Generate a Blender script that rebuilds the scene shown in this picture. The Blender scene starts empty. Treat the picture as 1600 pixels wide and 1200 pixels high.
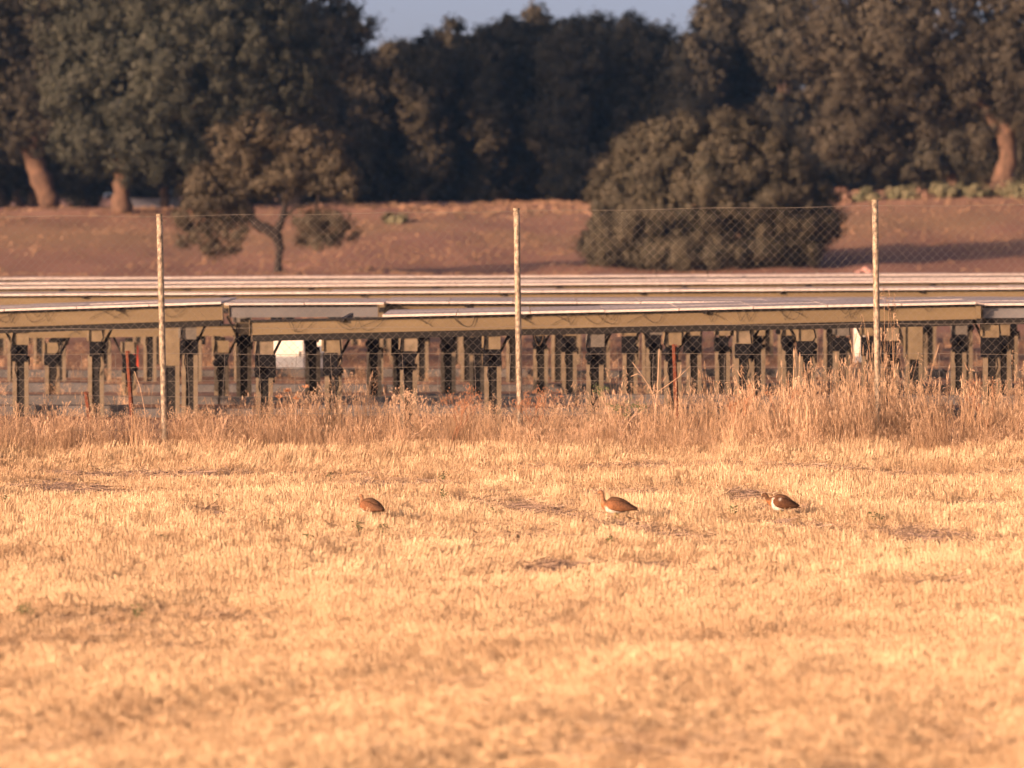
import bpy, math, random
import numpy as np
from mathutils import Vector, Matrix

R = math.radians
rng = np.random.default_rng(7)
random.seed(7)
sc = bpy.context.scene
C = sc.collection

# ------------------------------------------------------------------ camera, sky, sun
F = 7800.0            # focal length in photo pixels (1600 wide)
CH = 2.72             # eye height above the stubble
HOR = 350.0           # horizon row in the photo
PITCH = math.atan((600 - HOR) / F)
cam_d = bpy.data.cameras.new('camera')
cam = bpy.data.objects.new('camera', cam_d)
C.objects.link(cam)
cam.location = (0, 0, CH)
cam.rotation_euler = (math.pi / 2 - PITCH, 0, 0)
cam_d.sensor_width = 36
cam_d.lens = 36 * F / 1600
cam_d.clip_start = 0.5
cam_d.clip_end = 8000
cam_d.dof.use_dof = True
cam_d.dof.focus_distance = 53
cam_d.dof.aperture_fstop = (cam_d.lens / 1000) / 0.065
sc.camera = cam

SUN_EL, SUN_AZ = R(12), R(-132)     # azimuth clockwise from +Y: behind the camera to the left
sdir = Vector((math.sin(SUN_AZ) * math.cos(SUN_EL), math.cos(SUN_AZ) * math.cos(SUN_EL), math.sin(SUN_EL)))
world = bpy.data.worlds.new('World')
sc.world = world
world.use_nodes = True
wn = world.node_tree
sky = wn.nodes.new('ShaderNodeTexSky')
sky.sky_type = 'NISHITA'
sky.sun_disc = False
sky.sun_elevation = SUN_EL
sky.sun_rotation = SUN_AZ % (2 * math.pi)
sky.air_density = 0.23
sky.dust_density = 2.2
sky.ozone_density = 0.3
wb = wn.nodes.new('ShaderNodeMix')          # slight lavender cast of the photograph's evening sky
wb.data_type = 'RGBA'
wb.blend_type = 'MULTIPLY'
wb.inputs[0].default_value = 1
wb.inputs[7].default_value = (1.32, 1.07, .95, 1)
wn.links.new(sky.outputs[0], wb.inputs[6])
wn.links.new(wb.outputs[2], wn.nodes['Background'].inputs[0])
wn.nodes['Background'].inputs[1].default_value = 0.112
sun_d = bpy.data.lights.new('sun', 'SUN')
sun_d.energy = 4.6
sun_d.angle = R(0.5)
sun_d.color = (1.0, 0.57, 0.33)
sun = bpy.data.objects.new('sun', sun_d)
C.objects.link(sun)
sun.rotation_euler = sdir.to_track_quat('Z', 'Y').to_euler()
sc.view_settings.view_transform = 'Standard'
sc.view_settings.look = 'None'
sc.view_settings.gamma = 1
sc.view_settings.use_curve_mapping = False
sc.view_settings.exposure = 0.92
sc.render.engine = 'CYCLES'
sc.cycles.max_bounces = 6
sc.cycles.transparent_max_bounces = 8

# ------------------------------------------------------------------ helpers
_cp, _sp = math.cos(PITCH), math.sin(PITCH)


def P(px, py, Y):
    """point at depth Y that the photo shows at (px, py)"""
    u, v = (px - 800) / F, (600 - py) / F
    dx, dy, dz = u, _cp + v * _sp, -_sp + v * _cp
    k = Y / dy
    return np.array((dx * k, Y, CH + dz * k))


def X(px, Y):
    return (px - 800) / F * Y


def sm(a, b, t):
    t = np.clip((t - a) / (b - a), 0, 1)
    return t * t * (3 - 2 * t)


_lat = [np.random.default_rng(100 + i).random((256, 256)) for i in range(4)]


def vnoise(x, y, k=0):
    L = _lat[k]
    xi, yi = np.floor(x).astype(int), np.floor(y).astype(int)
    fx, fy = x - xi, y - yi
    fx, fy = fx * fx * (3 - 2 * fx), fy * fy * (3 - 2 * fy)
    a, b = L[xi % 256, yi % 256], L[(xi + 1) % 256, yi % 256]
    c, d = L[xi % 256, (yi + 1) % 256], L[(xi + 1) % 256, (yi + 1) % 256]
    return (a * (1 - fx) + b * fx) * (1 - fy) + (c * (1 - fx) + d * fx) * fy


def fbm(x, y, k=0, o=3):
    s, a, t = 0, 1, 0
    for i in range(o):
        s = s + a * vnoise(x * 2 ** i + 17 * i, y * 2 ** i + 9 * i, (k + i) % 4)
        t += a
        a *= .5
    return s / t


def gz(x, y):
    """height of the ground"""
    x = np.asarray(x, float)
    y = np.asarray(y, float)
    px = 800 + x / np.maximum(y, 1) * F
    crest_py = 330 - 10 * sm(250, 700, px) - 20 * sm(1050, 1400, px)
    zc = CH + (350 - crest_py) / F * 305
    z = .3 * sm(125, 245, y) + (zc - .3) * np.clip((y - 245) / 60, 0, 1) ** 1.15
    z = z + .006 * np.clip(y - 305, 0, 4000)
    near = 1 - sm(56, 62, y)
    und = (fbm(x * .45 + 3, y * .30, 1) - .5) * .16 + (fbm(x * 1.6, y * .9, 2) - .5) * .05
    far = sm(180, 250, y) * (fbm(x * .25, y * .12, 3) - .5) * .5
    yard = sm(61, 64, y) * (1 - sm(120, 180, y)) * (fbm(x * .6, y * .6, 0) - .5) * .05
    return z + near * sm(5, 18, y) * und + far + yard


# weathered, thin or trampled streaks in the stubble, (px, py, length px, height px, slope)
STREAKS = [(860, 800, 150, 17, .16), (1000, 835, 160, 16, .10), (1170, 782, 45, 9, 0), (1440, 838, 150, 12, .06),
           (1250, 822, 120, 8, .08), (600, 760, 170, 11, .02), (110, 765, 160, 12, .03), (340, 815, 60, 9, .1),
           (870, 888, 90, 8, .02), (1020, 892, 60, 6, 0), (90, 895, 22, 9, 0), (150, 985, 260, 14, .08),
           (330, 1020, 230, 16, .1), (950, 985, 140, 13, .02), (1250, 1010, 200, 12, .02), (1450, 920, 120, 10, .03),
           (1080, 1170, 190, 34, .02), (60, 1180, 110, 26, 0), (700, 1080, 120, 14, 0), (1500, 1150, 120, 26, 0),
           (960, 775, 130, 7, .04), (1540, 790, 90, 8, 0), (980, 830, 60, 12, 0), (1230, 800, 70, 9, 0)]


def bare(x, y):
    """0 = thick golden stubble, 1 = grey trampled patch"""
    yy = np.maximum(y, 8)
    px = 800 + x / yy * F
    py = HOR + CH * F / yy
    m = np.zeros_like(px)
    wob = (fbm(x * 1.1, y * .8, 0) - .5) * 18
    for (cx, cy, a, b, s) in STREAKS:
        d = ((px - cx) / a) ** 2 + ((py + wob - cy - (px - cx) * s) / b) ** 2
        m = np.maximum(m, np.exp(-d * 1.3))
    n = fbm(x * .55 + 40, y * .33, 1, 4)
    m = np.maximum(m, sm(.62, .74, n) * (.45 + .3 * sm(840, 900, py)))
    m = m * (1 - .45 * sm(900, 1000, py))
    trk = np.exp(-((y - 54.3 - .25 * np.sin(x)) / 1.3) ** 2) * (.40 + .9 * fbm(x * .5, y * .2, 2))
    m = np.maximum(m, trk * .85)
    return np.clip(m * (.8 + .7 * fbm(x * 3.1, y * 1.9, 3)), 0, 1)


def mesh_np(name, v, f, cols=None, smooth=False):
    me = bpy.data.meshes.new(name)
    v = np.asarray(v, np.float32)
    f = np.asarray(f, np.int32)
    n, k = f.shape
    me.vertices.add(len(v))
    me.vertices.foreach_set('co', v.ravel())
    me.loops.add(n * k)
    me.loops.foreach_set('vertex_index', f.ravel())
    me.polygons.add(n)
    me.polygons.foreach_set('loop_start', np.arange(0, n * k, k, dtype=np.int32))
    if smooth:
        me.polygons.foreach_set('use_smooth', np.ones(n, bool))
    if cols is not None:
        for an, arr in cols.items():
            arr = np.asarray(arr, np.float32)
            if arr.ndim == 1:
                at = me.attributes.new(an, 'FLOAT', 'POINT')
                at.data.foreach_set('value', arr)
            else:
                at = me.attributes.new(an, 'FLOAT_COLOR', 'POINT')
                if arr.shape[1] == 3:
                    arr = np.concatenate([arr, np.ones((len(arr), 1), np.float32)], 1)
                at.data.foreach_set('color', arr.ravel())
    me.update(calc_edges=True)
    return me


class MB:
    """collects boxes and tubes for ONE mesh"""
    def __init__(s):
        s.v, s.f = [], []

    def box(s, x0, x1, y0, y1, z0, z1, dz=0.0):
        """dz: how much higher the x1 end sits"""
        b = len(s.v)
        for x, d in ((x0, 0), (x1, dz)):
            for y in (y0, y1):
                for z in (z0, z1):
                    s.v.append((x, y, z + d))
        for q in ((0, 1, 3, 2), (4, 6, 7, 5), (0, 4, 5, 1), (2, 3, 7, 6), (0, 2, 6, 4), (1, 5, 7, 3)):
            s.f.append(tuple(b + i for i in q))
        return s

    def tube(s, pts, rad, n=6, cap=True):
        pts = [Vector(p) for p in pts]
        if not hasattr(rad, '__len__'):
            rad = [rad] * len(pts)
        b = len(s.v)
        up = Vector((.13, .91, .2)).normalized()
        for i, p in enumerate(pts):
            t = (pts[min(i + 1, len(pts) - 1)] - pts[max(i - 1, 0)])
            t = t.normalized() if t.length > 1e-9 else Vector((0, 0, 1))
            a = t.cross(up)
            if a.length < .05:
                a = t.cross(Vector((1, 0, 0)))
            a.normalize()
            c = t.cross(a)
            for k in range(n):
                w = 2 * math.pi * k / n
                s.v.append(tuple(p + (a * math.cos(w) + c * math.sin(w)) * rad[i]))
        for i in range(len(pts) - 1):
            for k in range(n):
                k2 = (k + 1) % n
                s.f.append((b + i * n + k, b + i * n + k2, b + (i + 1) * n + k2, b + (i + 1) * n + k))
        if cap and n > 2:
            s.f.append(tuple(b + k for k in range(n))[::-1])
            s.f.append(tuple(b + (len(pts) - 1) * n + k for k in range(n)))
        return s

    def mesh(s, name, mat=None, smooth=False):
        me = bpy.data.meshes.new(name)
        me.from_pydata(s.v, [], s.f)
        if smooth:
            me.polygons.foreach_set('use_smooth', np.ones(len(me.polygons), bool))
        if mat:
            me.materials.append(mat)
        me.update()
        return me

    def build(s, name, mat, parent=None, smooth=False):
        return link(name, s.mesh(name, mat, smooth), parent)


def link(name, me, parent=None, loc=None):
    o = bpy.data.objects.new(name, me)
    C.objects.link(o)
    if parent is not None:
        o.parent = parent
        # meshes are written in world coordinates when the parent has a location
        if loc is None:
            o.location = -root_loc(parent)
    if loc is not None:
        o.location = loc
    return o


def root_loc(p):
    v = Vector((0, 0, 0))
    while p is not None:
        v += p.location
        p = p.parent
    return v


def tag(o, label=None, cat=None, group=None, kind=None):
    if label:
        o['label'] = label
    if cat:
        o['category'] = cat
    if group:
        o['group'] = group
    if kind:
        o['kind'] = kind
    return o


def empty(name, loc, label, cat, group=None):
    o = bpy.data.objects.new(name, None)
    C.objects.link(o)
    o.location = Vector([float(a) for a in loc])
    o.empty_display_size = .2
    return tag(o, label, cat, group)


# ------------------------------------------------------------------ materials
def nd(t, typ, **kw):
    n = t.nodes.new(typ)
    for k, v in kw.items():
        setattr(n, k, v)
    return n


def mat(name, c1, c2=None, scale=8.0, rough=.75, bump=0.0, spec=.3, metal=0.0, attr=None, stretch=None, detail=5, lo=.35, hi=.65, c3=None, transl=0.0, inst=False, bscale=None):
    m = bpy.data.materials.new(name)
    m.use_nodes = True
    t = m.node_tree
    b = t.nodes['Principled BSDF']
    b.inputs['Roughness'].default_value = rough
    b.inputs['Specular IOR Level'].default_value = spec
    b.inputs['Metallic'].default_value = metal
    c4 = lambda c: (*c, 1)
    if c2 is None:
        b.inputs['Base Color'].default_value = c4(c1)
        col = None
    else:
        mix = nd(t, 'ShaderNodeMix', data_type='RGBA')
        mix.inputs[6].default_value = c4(c1)
        mix.inputs[7].default_value = c4(c2)
        col = mix.outputs[2]
        if attr:
            a = nd(t, 'ShaderNodeAttribute', attribute_name=attr)
            if inst:
                a.attribute_type = 'INSTANCER'
            t.links.new(a.outputs['Fac'], mix.inputs[0])
        else:
            tc = nd(t, 'ShaderNodeTexCoord')
            mp = nd(t, 'ShaderNodeMapping')
            if stretch:
                mp.inputs['Scale'].default_value = stretch
            t.links.new(tc.outputs['Object'], mp.inputs[0])
            nz = nd(t, 'ShaderNodeTexNoise')
            nz.inputs['Scale'].default_value = scale
            nz.inputs['Detail'].default_value = detail
            nz.inputs['Roughness'].default_value = .6
            t.links.new(mp.outputs[0], nz.inputs['Vector'])
            mr = nd(t, 'ShaderNodeMapRange')
            mr.inputs[1].default_value = lo
            mr.inputs[2].default_value = hi
            t.links.new(nz.outputs['Fac'], mr.inputs[0])
            t.links.new(mr.outputs[0], mix.inputs[0])
            if c3:
                mix2 = nd(t, 'ShaderNodeMix', data_type='RGBA')
                nz2 = nd(t, 'ShaderNodeTexNoise')
                nz2.inputs['Scale'].default_value = scale * .23
                nz2.inputs['Detail'].default_value = 4
                t.links.new(mp.outputs[0], nz2.inputs['Vector'])
                mr2 = nd(t, 'ShaderNodeMapRange')
                mr2.inputs[1].default_value = .48
                mr2.inputs[2].default_value = .66
                t.links.new(nz2.outputs['Fac'], mr2.inputs[0])
                t.links.new(mr2.outputs[0], mix2.inputs[0])
                t.links.new(col, mix2.inputs[6])
                mix2.inputs[7].default_value = c4(c3)
                col = mix2.outputs[2]
            if bump:
                bp = nd(t, 'ShaderNodeBump')
                bp.inputs['Strength'].default_value = bump
                bp.inputs['Distance'].default_value = .03
                t.links.new(nz.outputs['Fac'], bp.inputs['Height'])
                t.links.new(bp.outputs[0], b.inputs['Normal'])
        t.links.new(col, b.inputs['Base Color'])
    if transl:
        tr = nd(t, 'ShaderNodeBsdfTranslucent')
        if col is not None:
            t.links.new(col, tr.inputs[0])
        else:
            tr.inputs[0].default_value = c4(c1)
        ms = nd(t, 'ShaderNodeMixShader')
        ms.inputs[0].default_value = transl
        out = t.nodes['Material Output']
        t.links.new(b.outputs[0], ms.inputs[1])
        t.links.new(tr.outputs[0], ms.inputs[2])
        t.links.new(ms.outputs[0], out.inputs[0])
    return m


M = {
    'straw': mat('straw', (.44, .295, .175), (.84, .675, .435), attr='tint', inst=True, rough=.55, transl=.22),
    'litter': mat('litter', (.27, .20, .165), (.66, .50, .31), attr='tint', inst=True, rough=.7),
    'dry_grass': mat('dry_grass', (.24, .145, .085), (.74, .52, .33), attr='tint', inst=True, rough=.65, transl=.2),
    'seed_head': mat('seed_head', (.36, .245, .16), (.74, .55, .38), attr='tint', inst=True, rough=.6, transl=.25),
    'far_tuft': mat('far_tuft', (.12, .09, .06), (.35, .225, .15), attr='tint', inst=True, rough=.9),
    'oak_leaf': mat('oak_leaf', (.036, .037, .028), (.072, .068, .050), attr='tint', rough=.62, spec=.22, transl=.10),
    'oak_leaf_green': mat('oak_leaf_green', (.027, .033, .025), (.056, .060, .044), attr='tint', rough=.62, spec=.22, transl=.10),
    'oak_leaf_brown': mat('oak_leaf_brown', (.034, .033, .025), (.074, .066, .047), attr='tint', rough=.62, spec=.22, transl=.10),
    'bark': mat('bark', (.055, .038, .028), (.15, .092, .064), scale=3.5, stretch=(1, 1, .35), rough=.95, bump=.8),
    'bark_dark': mat('bark_dark', (.035, .028, .024), (.09, .065, .05), scale=5, stretch=(1, 1, .4), rough=.95, bump=.8),
    'bark_black': mat('bark_black', (.012, .011, .011), (.035, .028, .024), scale=7, stretch=(1, 1, .4), rough=.95, bump=.6),
    'green_leaf': mat('green_leaf', (.06, .095, .035), (.13, .17, .07), scale=20, rough=.6),
    'shrub_green': mat('shrub_green', (.085, .092, .052), (.17, .155, .095), attr='tint', rough=.8),
    'shrub_dry': mat('shrub_dry', (.13, .085, .062), (.24, .15, .11), attr='tint', rough=.9),
    'weed_rust': mat('weed_rust', (.28, .13, .07), (.46, .25, .14), scale=9, rough=.8),
    'weed_pale': mat('weed_pale', (.42, .28, .19), (.60, .44, .30), scale=9, rough=.7),
    'galv_post': mat('galv_post', (.14, .11, .08), (.43, .36, .26), scale=26, rough=.5, bump=.25, spec=.4, stretch=(1, 1, .55), lo=.4, hi=.6),
    'wire': mat('wire', (.17, .155, .135), rough=.5, metal=.0, spec=.4),
    'rust': mat('rust', (.09, .026, .014), (.17, .052, .026), scale=14, rough=.85, bump=.3),
    'girder': mat('girder', (.128, .099, .057), (.163, .128, .074), scale=2.2, rough=.6, bump=.05, c3=(.125, .097, .06), stretch=(.35, 1, 2)),
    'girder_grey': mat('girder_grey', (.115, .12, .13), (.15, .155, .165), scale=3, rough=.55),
    'black_steel_shade': mat('black_steel_shade', (.005, .005, .005), (.009, .008, .008), scale=5, rough=.6),  # dark steel; also paints the shade in gaps and under girders
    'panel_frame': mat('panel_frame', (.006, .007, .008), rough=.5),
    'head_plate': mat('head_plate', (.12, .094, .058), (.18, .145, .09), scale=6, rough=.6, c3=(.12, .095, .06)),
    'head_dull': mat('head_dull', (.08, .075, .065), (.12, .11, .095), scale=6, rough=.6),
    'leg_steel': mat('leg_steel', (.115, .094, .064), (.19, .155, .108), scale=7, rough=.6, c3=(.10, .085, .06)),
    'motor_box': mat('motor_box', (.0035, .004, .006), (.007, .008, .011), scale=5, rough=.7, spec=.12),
    'cable_black': mat('cable_black', (.012, .011, .010), rough=.6),
    'cable_cream': mat('cable_cream', (.55, .42, .26), rough=.6),
    'concrete': mat('concrete', (.075, .078, .085), (.12, .12, .125), scale=6, rough=.9, bump=.3),
    'cabinet_white': mat('cabinet_white', (.70, .68, .63), (.80, .78, .74), scale=2, rough=.45),
    'red_paint': mat('red_paint', (.36, .05, .03), (.44, .07, .04), scale=9, rough=.5),
    'pink_sheet': mat('pink_sheet', (.50, .27, .23), (.62, .38, .32), scale=4, rough=.7),
    'pale_wall': mat('pale_wall', (.09, .10, .14), (.13, .145, .19), scale=.5, rough=.9),  # darkened bluish: the wall's shade is mixed into its colour
    'clod': mat('clod', (.13, .09, .075), (.22, .16, .13), scale=20, rough=1, bump=.5),
    'beak': mat('beak', (.16, .12, .09), rough=.4),
    'bird_leg': mat('bird_leg', (.30, .25, .12), rough=.5),
    'eye': mat('eye', (.25, .10, .01), rough=.15, spec=.6),
}


def panel_material():
    m = bpy.data.materials.new('dusty_glass')
    m.use_nodes = True
    t = m.node_tree
    b = t.nodes['Principled BSDF']
    tc = nd(t, 'ShaderNodeTexCoord')
    nz = nd(t, 'ShaderNodeTexNoise')
    nz.inputs['Scale'].default_value = 1.4
    nz.inputs['Detail'].default_value = 6
    t.links.new(tc.outputs['Object'], nz.inputs['Vector'])
    mix = nd(t, 'ShaderNodeMix', data_type='RGBA')
    mix.inputs[6].default_value = (.27, .25, .255, 1)
    mix.inputs[7].default_value = (.47, .43, .42, 1)
    t.links.new(nz.outputs['Fac'], mix.inputs[0])
    t.links.new(mix.outputs[2], b.inputs['Base Color'])
    b.inputs['Roughness'].default_value = .5
    b.inputs['Specular IOR Level'].default_value = .15
    return m


M['glass'] = panel_material()
M['alu_frame'] = mat('alu_frame', (.46, .41, .385), (.60, .55, .52), scale=3, rough=.45, spec=.4)


def attr_color_mat(name, attr, rough=.9, bump=.0, nscale=30, ncol=None, namt=.5, sheen=0):
    m = bpy.data.materials.new(name)
    m.use_nodes = True
    t = m.node_tree
    b = t.nodes['Principled BSDF']
    b.inputs['Roughness'].default_value = rough
    b.inputs['Specular IOR Level'].default_value = .15
    a = nd(t, 'ShaderNodeAttribute', attribute_name=attr)
    col = a.outputs['Color']
    tc = nd(t, 'ShaderNodeTexCoord')
    nz = nd(t, 'ShaderNodeTexNoise')
    nz.inputs['Scale'].default_value = nscale
    nz.inputs['Detail'].default_value = 8
    nz.inputs['Roughness'].default_value = .7
    t.links.new(tc.outputs['Object'], nz.inputs['Vector'])
    if ncol:
        mr = nd(t, 'ShaderNodeMapRange')
        mr.inputs[1].default_value = .42
        mr.inputs[2].default_value = .68
        mr.inputs[4].default_value = namt
        t.links.new(nz.outputs['Fac'], mr.inputs[0])
        mix = nd(t, 'ShaderNodeMix', data_type='RGBA')
        t.links.new(mr.outputs[0], mix.inputs[0])
        t.links.new(col, mix.inputs[6])
        mix.inputs[7].default_value = (*ncol, 1)
        col = mix.outputs[2]
    t.links.new(col, b.inputs['Base Color'])
    if bump:
        bp = nd(t, 'ShaderNodeBump')
        bp.inputs['Strength'].default_value = bump
        bp.inputs['Distance'].default_value = .05
        t.links.new(nz.outputs['Fac'], bp.inputs['Height'])
        t.links.new(bp.outputs[0], b.inputs['Normal'])
    return m


# ------------------------------------------------------------------ ground sheets
us = np.linspace(-1, 1, 181)
us = np.sign(us) * (np.abs(us) * .35 + .65 * np.abs(us) ** 3.2)


def lerp(a, b, t):
    return np.asarray(a)[None, :] * (1 - t[:, None]) + np.asarray(b)[None, :] * t[:, None]


def sheet(name, ys, colf, material, label=None):
    ys = np.asarray(ys, float)
    Y, U = np.meshgrid(ys, us, indexing='ij')
    W = np.maximum(.42 * np.abs(Y) + 2, 12) + np.clip(Y - 100, 0, 4000) * .35
    W = np.where(Y < 12, 60, W)
    XX = U * W
    Z = gz(XX, Y)
    v = np.stack([XX, Y, Z], -1).reshape(-1, 3)
    n, k = Y.shape
    i = np.arange((n - 1) * k).reshape(n - 1, k)[:, :-1].ravel()
    f = np.stack([i, i + 1, i + 1 + k, i + k], 1)
    me = mesh_np(name, v, f, {'col': colf(v[:, 0], v[:, 1])}, smooth=True)
    me.materials.append(material)
    o = link(name, me)
    return tag(o, kind='structure')


def col_field(x, y):
    b = bare(x, y)
    n = fbm(x * 2.2, y * 1.4, 2)
    c = lerp((.34, .24, .145), (.50, .36, .21), n)
    return c * (1 - b[:, None]) + lerp((.20, .145, .125), (.28, .205, .175), n) * b[:, None]


def col_yard(x, y):
    n = fbm(x * .9, y * .5, 1)
    return lerp((.22, .125, .09), (.34, .215, .155), n)


def col_hill(x, y):
    n = fbm(x * .35, y * .12, 0, 4)
    c = lerp((.185, .096, .078), (.285, .165, .128), n)
    # olive band of drying weeds halfway up the slope, redder soil below, pale dry grass on the crest
    w1 = np.exp(-((y - 280) / 14) ** 2) * sm(.25, .55, fbm(x * .16, y * .08, 2))
    c = c * (1 - .7 * w1[:, None]) + np.array((.25, .185, .10)) * .7 * w1[:, None]
    w2 = sm(290, 302, y) * sm(.3, .55, fbm(x * .3, y * .2, 3))
    c = c * (1 - .75 * w2[:, None]) + np.array((.34, .215, .16)) * .75 * w2[:, None]
    return c


g_near = np.concatenate([[-200, -60, -10, 6, 10, 13, 15, 17], np.arange(18, 61.01, .22)])
g_near[-1] = 61.0
m_field = attr_color_mat('stubble_soil', 'col', bump=.7, nscale=38, ncol=(.50, .38, .25), namt=.35)
m_yard = attr_color_mat('yard_soil', 'col', bump=.6, nscale=9, ncol=(.17, .12, .10), namt=.6)
m_hill = attr_color_mat('hill_soil', 'col', bump=1.0, nscale=3.2, ncol=(.31, .185, .13), namt=.95)
sheet('field', g_near, col_field, m_field)
sheet('yard', np.concatenate([np.arange(61, 125, .5), [125]]), col_yard, m_yard)
sheet('hillside', np.concatenate([np.arange(125, 400, 1.6), np.geomspace(400, 1500, 16)]), col_hill, m_hill)
# the sheets share their border rows exactly


hz_m = bpy.data.materials.new('haze')
hz_m.use_nodes = True
_t = hz_m.node_tree
_t.nodes.remove(_t.nodes['Principled BSDF'])
_pv = _t.nodes.new('ShaderNodeVolumePrincipled')
_pv.inputs['Color'].default_value = (.20, .46, 1.0, 1)
_pv.inputs['Density'].default_value = .00008
_pv.inputs['Anisotropy'].default_value = 0.0
_t.links.new(_pv.outputs[0], _t.nodes['Material Output'].inputs['Volume'])
tag(MB().box(-1100, 1100, -260, 1560, -3.5, 34).build('haze', hz_m), kind='stuff')


# ------------------------------------------------------------------ scatter (for stuff)
def variants(name, meshes):
    col = bpy.data.collections.new(name)
    for i, me in enumerate(meshes):
        o = bpy.data.objects.new('%s_%02d' % (name, i), me)
        col.objects.link(o)
    return col


def scatter(name, pts, rot, scl, tint, col, nvar, label):
    n = len(pts)
    me = bpy.data.meshes.new(name)
    me.vertices.add(n)
    me.vertices.foreach_set('co', np.asarray(pts, np.float32).ravel())
    a = me.attributes.new('rot', 'FLOAT_VECTOR', 'POINT')
    a.data.foreach_set('vector', np.asarray(rot, np.float32).ravel())
    a = me.attributes.new('scl', 'FLOAT_VECTOR', 'POINT')
    a.data.foreach_set('vector', np.asarray(scl, np.float32).ravel())
    a = me.attributes.new('tint', 'FLOAT', 'POINT')
    a.data.foreach_set('value', np.asarray(tint, np.float32))
    a = me.attributes.new('idx', 'INT', 'POINT')
    a.data.foreach_set('value', rng.integers(0, nvar, n).astype(np.int32))
    o = link(name, me)
    tag(o, label, kind='stuff')
    ng = bpy.data.node_groups.new(name, 'GeometryNodeTree')
    ng.interface.new_socket('Geometry', in_out='INPUT', socket_type='NodeSocketGeometry')
    ng.interface.new_socket('Geometry', in_out='OUTPUT', socket_type='NodeSocketGeometry')
    gi, go = nd(ng, 'NodeGroupInput'), nd(ng, 'NodeGroupOutput')
    ci = nd(ng, 'GeometryNodeCollectionInfo')
    ci.inputs['Collection'].default_value = col
    ci.inputs['Separate Children'].default_value = True
    ci.inputs['Reset Children'].default_value = True
    ip = nd(ng, 'GeometryNodeInstanceOnPoints')
    ip.inputs['Pick Instance'].default_value = True

    def na(nm, typ):
        q = nd(ng, 'GeometryNodeInputNamedAttribute', data_type=typ)
        q.inputs['Name'].default_value = nm
        return q.outputs['Attribute']
    L = ng.links.new
    L(gi.outputs[0], ip.inputs['Points'])
    L(ci.outputs[0], ip.inputs['Instance'])
    L(na('idx', 'INT'), ip.inputs['Instance Index'])
    L(na('rot', 'FLOAT_VECTOR'), ip.inputs['Rotation'])
    L(na('scl', 'FLOAT_VECTOR'), ip.inputs['Scale'])
    L(ip.outputs[0], go.inputs[0])
    md = o.modifiers.new('scatter', 'NODES')
    md.node_group = ng
    return o


def stubble_tuft(seed):
    r = random.Random(seed)
    m = MB()
    for i in range(r.randint(6, 10)):
        a, d = r.uniform(0, 6.28), r.uniform(0, .075)
        x, y = math.cos(a) * d, math.sin(a) * d
        h = r.uniform(.07, .155)
        lx, ly = r.gauss(0, .014), r.gauss(0, .014)
        w = r.uniform(.0018, .0029)
        if r.random() < .22:   # broken straw
            m.tube([(x, y, -.01), (x + lx * .5, y + ly * .5, h * .6), (x + lx * .5 + r.gauss(0, .04), y + ly * .5 + r.gauss(0, .03), h * .72)], [w, w, w * .8], 3, False)
        else:
            m.tube([(x, y, -.01), (x + lx, y + ly, h)], [w, w * .95], 3, False)
        if r.random() < .15:    # leaf sheath hanging off
            q = r.uniform(.3, .8)
            bx, by, bz = x + lx * q, y + ly * q, h * q
            ex, ey = r.gauss(0, .03), r.gauss(0, .03)
            b = len(m.v)
            m.v += [(bx, by, bz), (bx + .004, by, bz), (bx + ex, by + ey, bz - r.uniform(-.02, .03))]
            m.f.append((b, b + 1, b + 2))
    return m.mesh('stubble_tuft', M['straw'])


def litter_bit(seed):
    r = random.Random(seed)
    m = MB()
    for i in range(r.randint(4, 7)):
        x, y = r.gauss(0, .05), r.gauss(0, .05)
        a = r.uniform(0, 3.14)
        l = r.uniform(.03, .10)
        z = r.uniform(.004, .03)
        m.tube([(x - math.cos(a) * l, y - math.sin(a) * l, z * r.random()), (x + math.cos(a) * l, y + math.sin(a) * l, z)], .0024, 3, False)
    return m.mesh('litter_bit', M['litter'])


def sample_field(n, y0, y1, hw=lambda y: .118 * y + 3.4):
    """uniform over the ground that the photo shows, plus a margin"""
    out = []
    tot = 0
    ymax = hw(y1)
    while tot < n:
        y = rng.uniform(y0, y1, n)
        k = rng.random(n) < hw(y) / ymax
        y = y[k]
        x = rng.uniform(-1, 1, len(y)) * hw(y)
        out.append(np.stack([x, y], 1))
        tot += len(y)
    return np.concatenate(out)[:n]


tufts = variants('stubble_variants', [stubble_tuft(i) for i in range(16)])
p = np.concatenate([sample_field(142000, 19.0, 58.4), sample_field(105000, 19.0, 38)])
# drill rows about 15 cm apart, running slightly obliquely away
ca, sa = math.cos(.32), math.sin(.32)
u, w_ = p[:, 0] * ca + p[:, 1] * sa, -p[:, 0] * sa + p[:, 1] * ca
rows = np.round(u / .16) * .16 + rng.normal(0, .028, len(u))
u = np.where(rng.random(len(u)) < .8, rows, u)
p = np.stack([u * ca - w_ * sa, u * sa + w_ * ca], 1)
bb = bare(p[:, 0], p[:, 1])
fl = fbm(p[:, 0] * .9, p[:, 1] * .6, 3)
keep = rng.random(len(p)) < (1 - .80 * bb) * (.65 + .6 * fl)
p, bb, fl = p[keep], bb[keep], fl[keep]
n = len(p)
edge = sm(56.2, 57.3, p[:, 1])
nearf = .50 + .42 * sm(24, 47, p[:, 1])
hs = (.72 + .55 * fl) * (1 - .55 * bb) * rng.uniform(.8, 1.15, n) * (1 + .55 * edge) * nearf
flat = rng.normal(0, 1, (n, 2)) * (.10 + .30 * bb[:, None])
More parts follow.
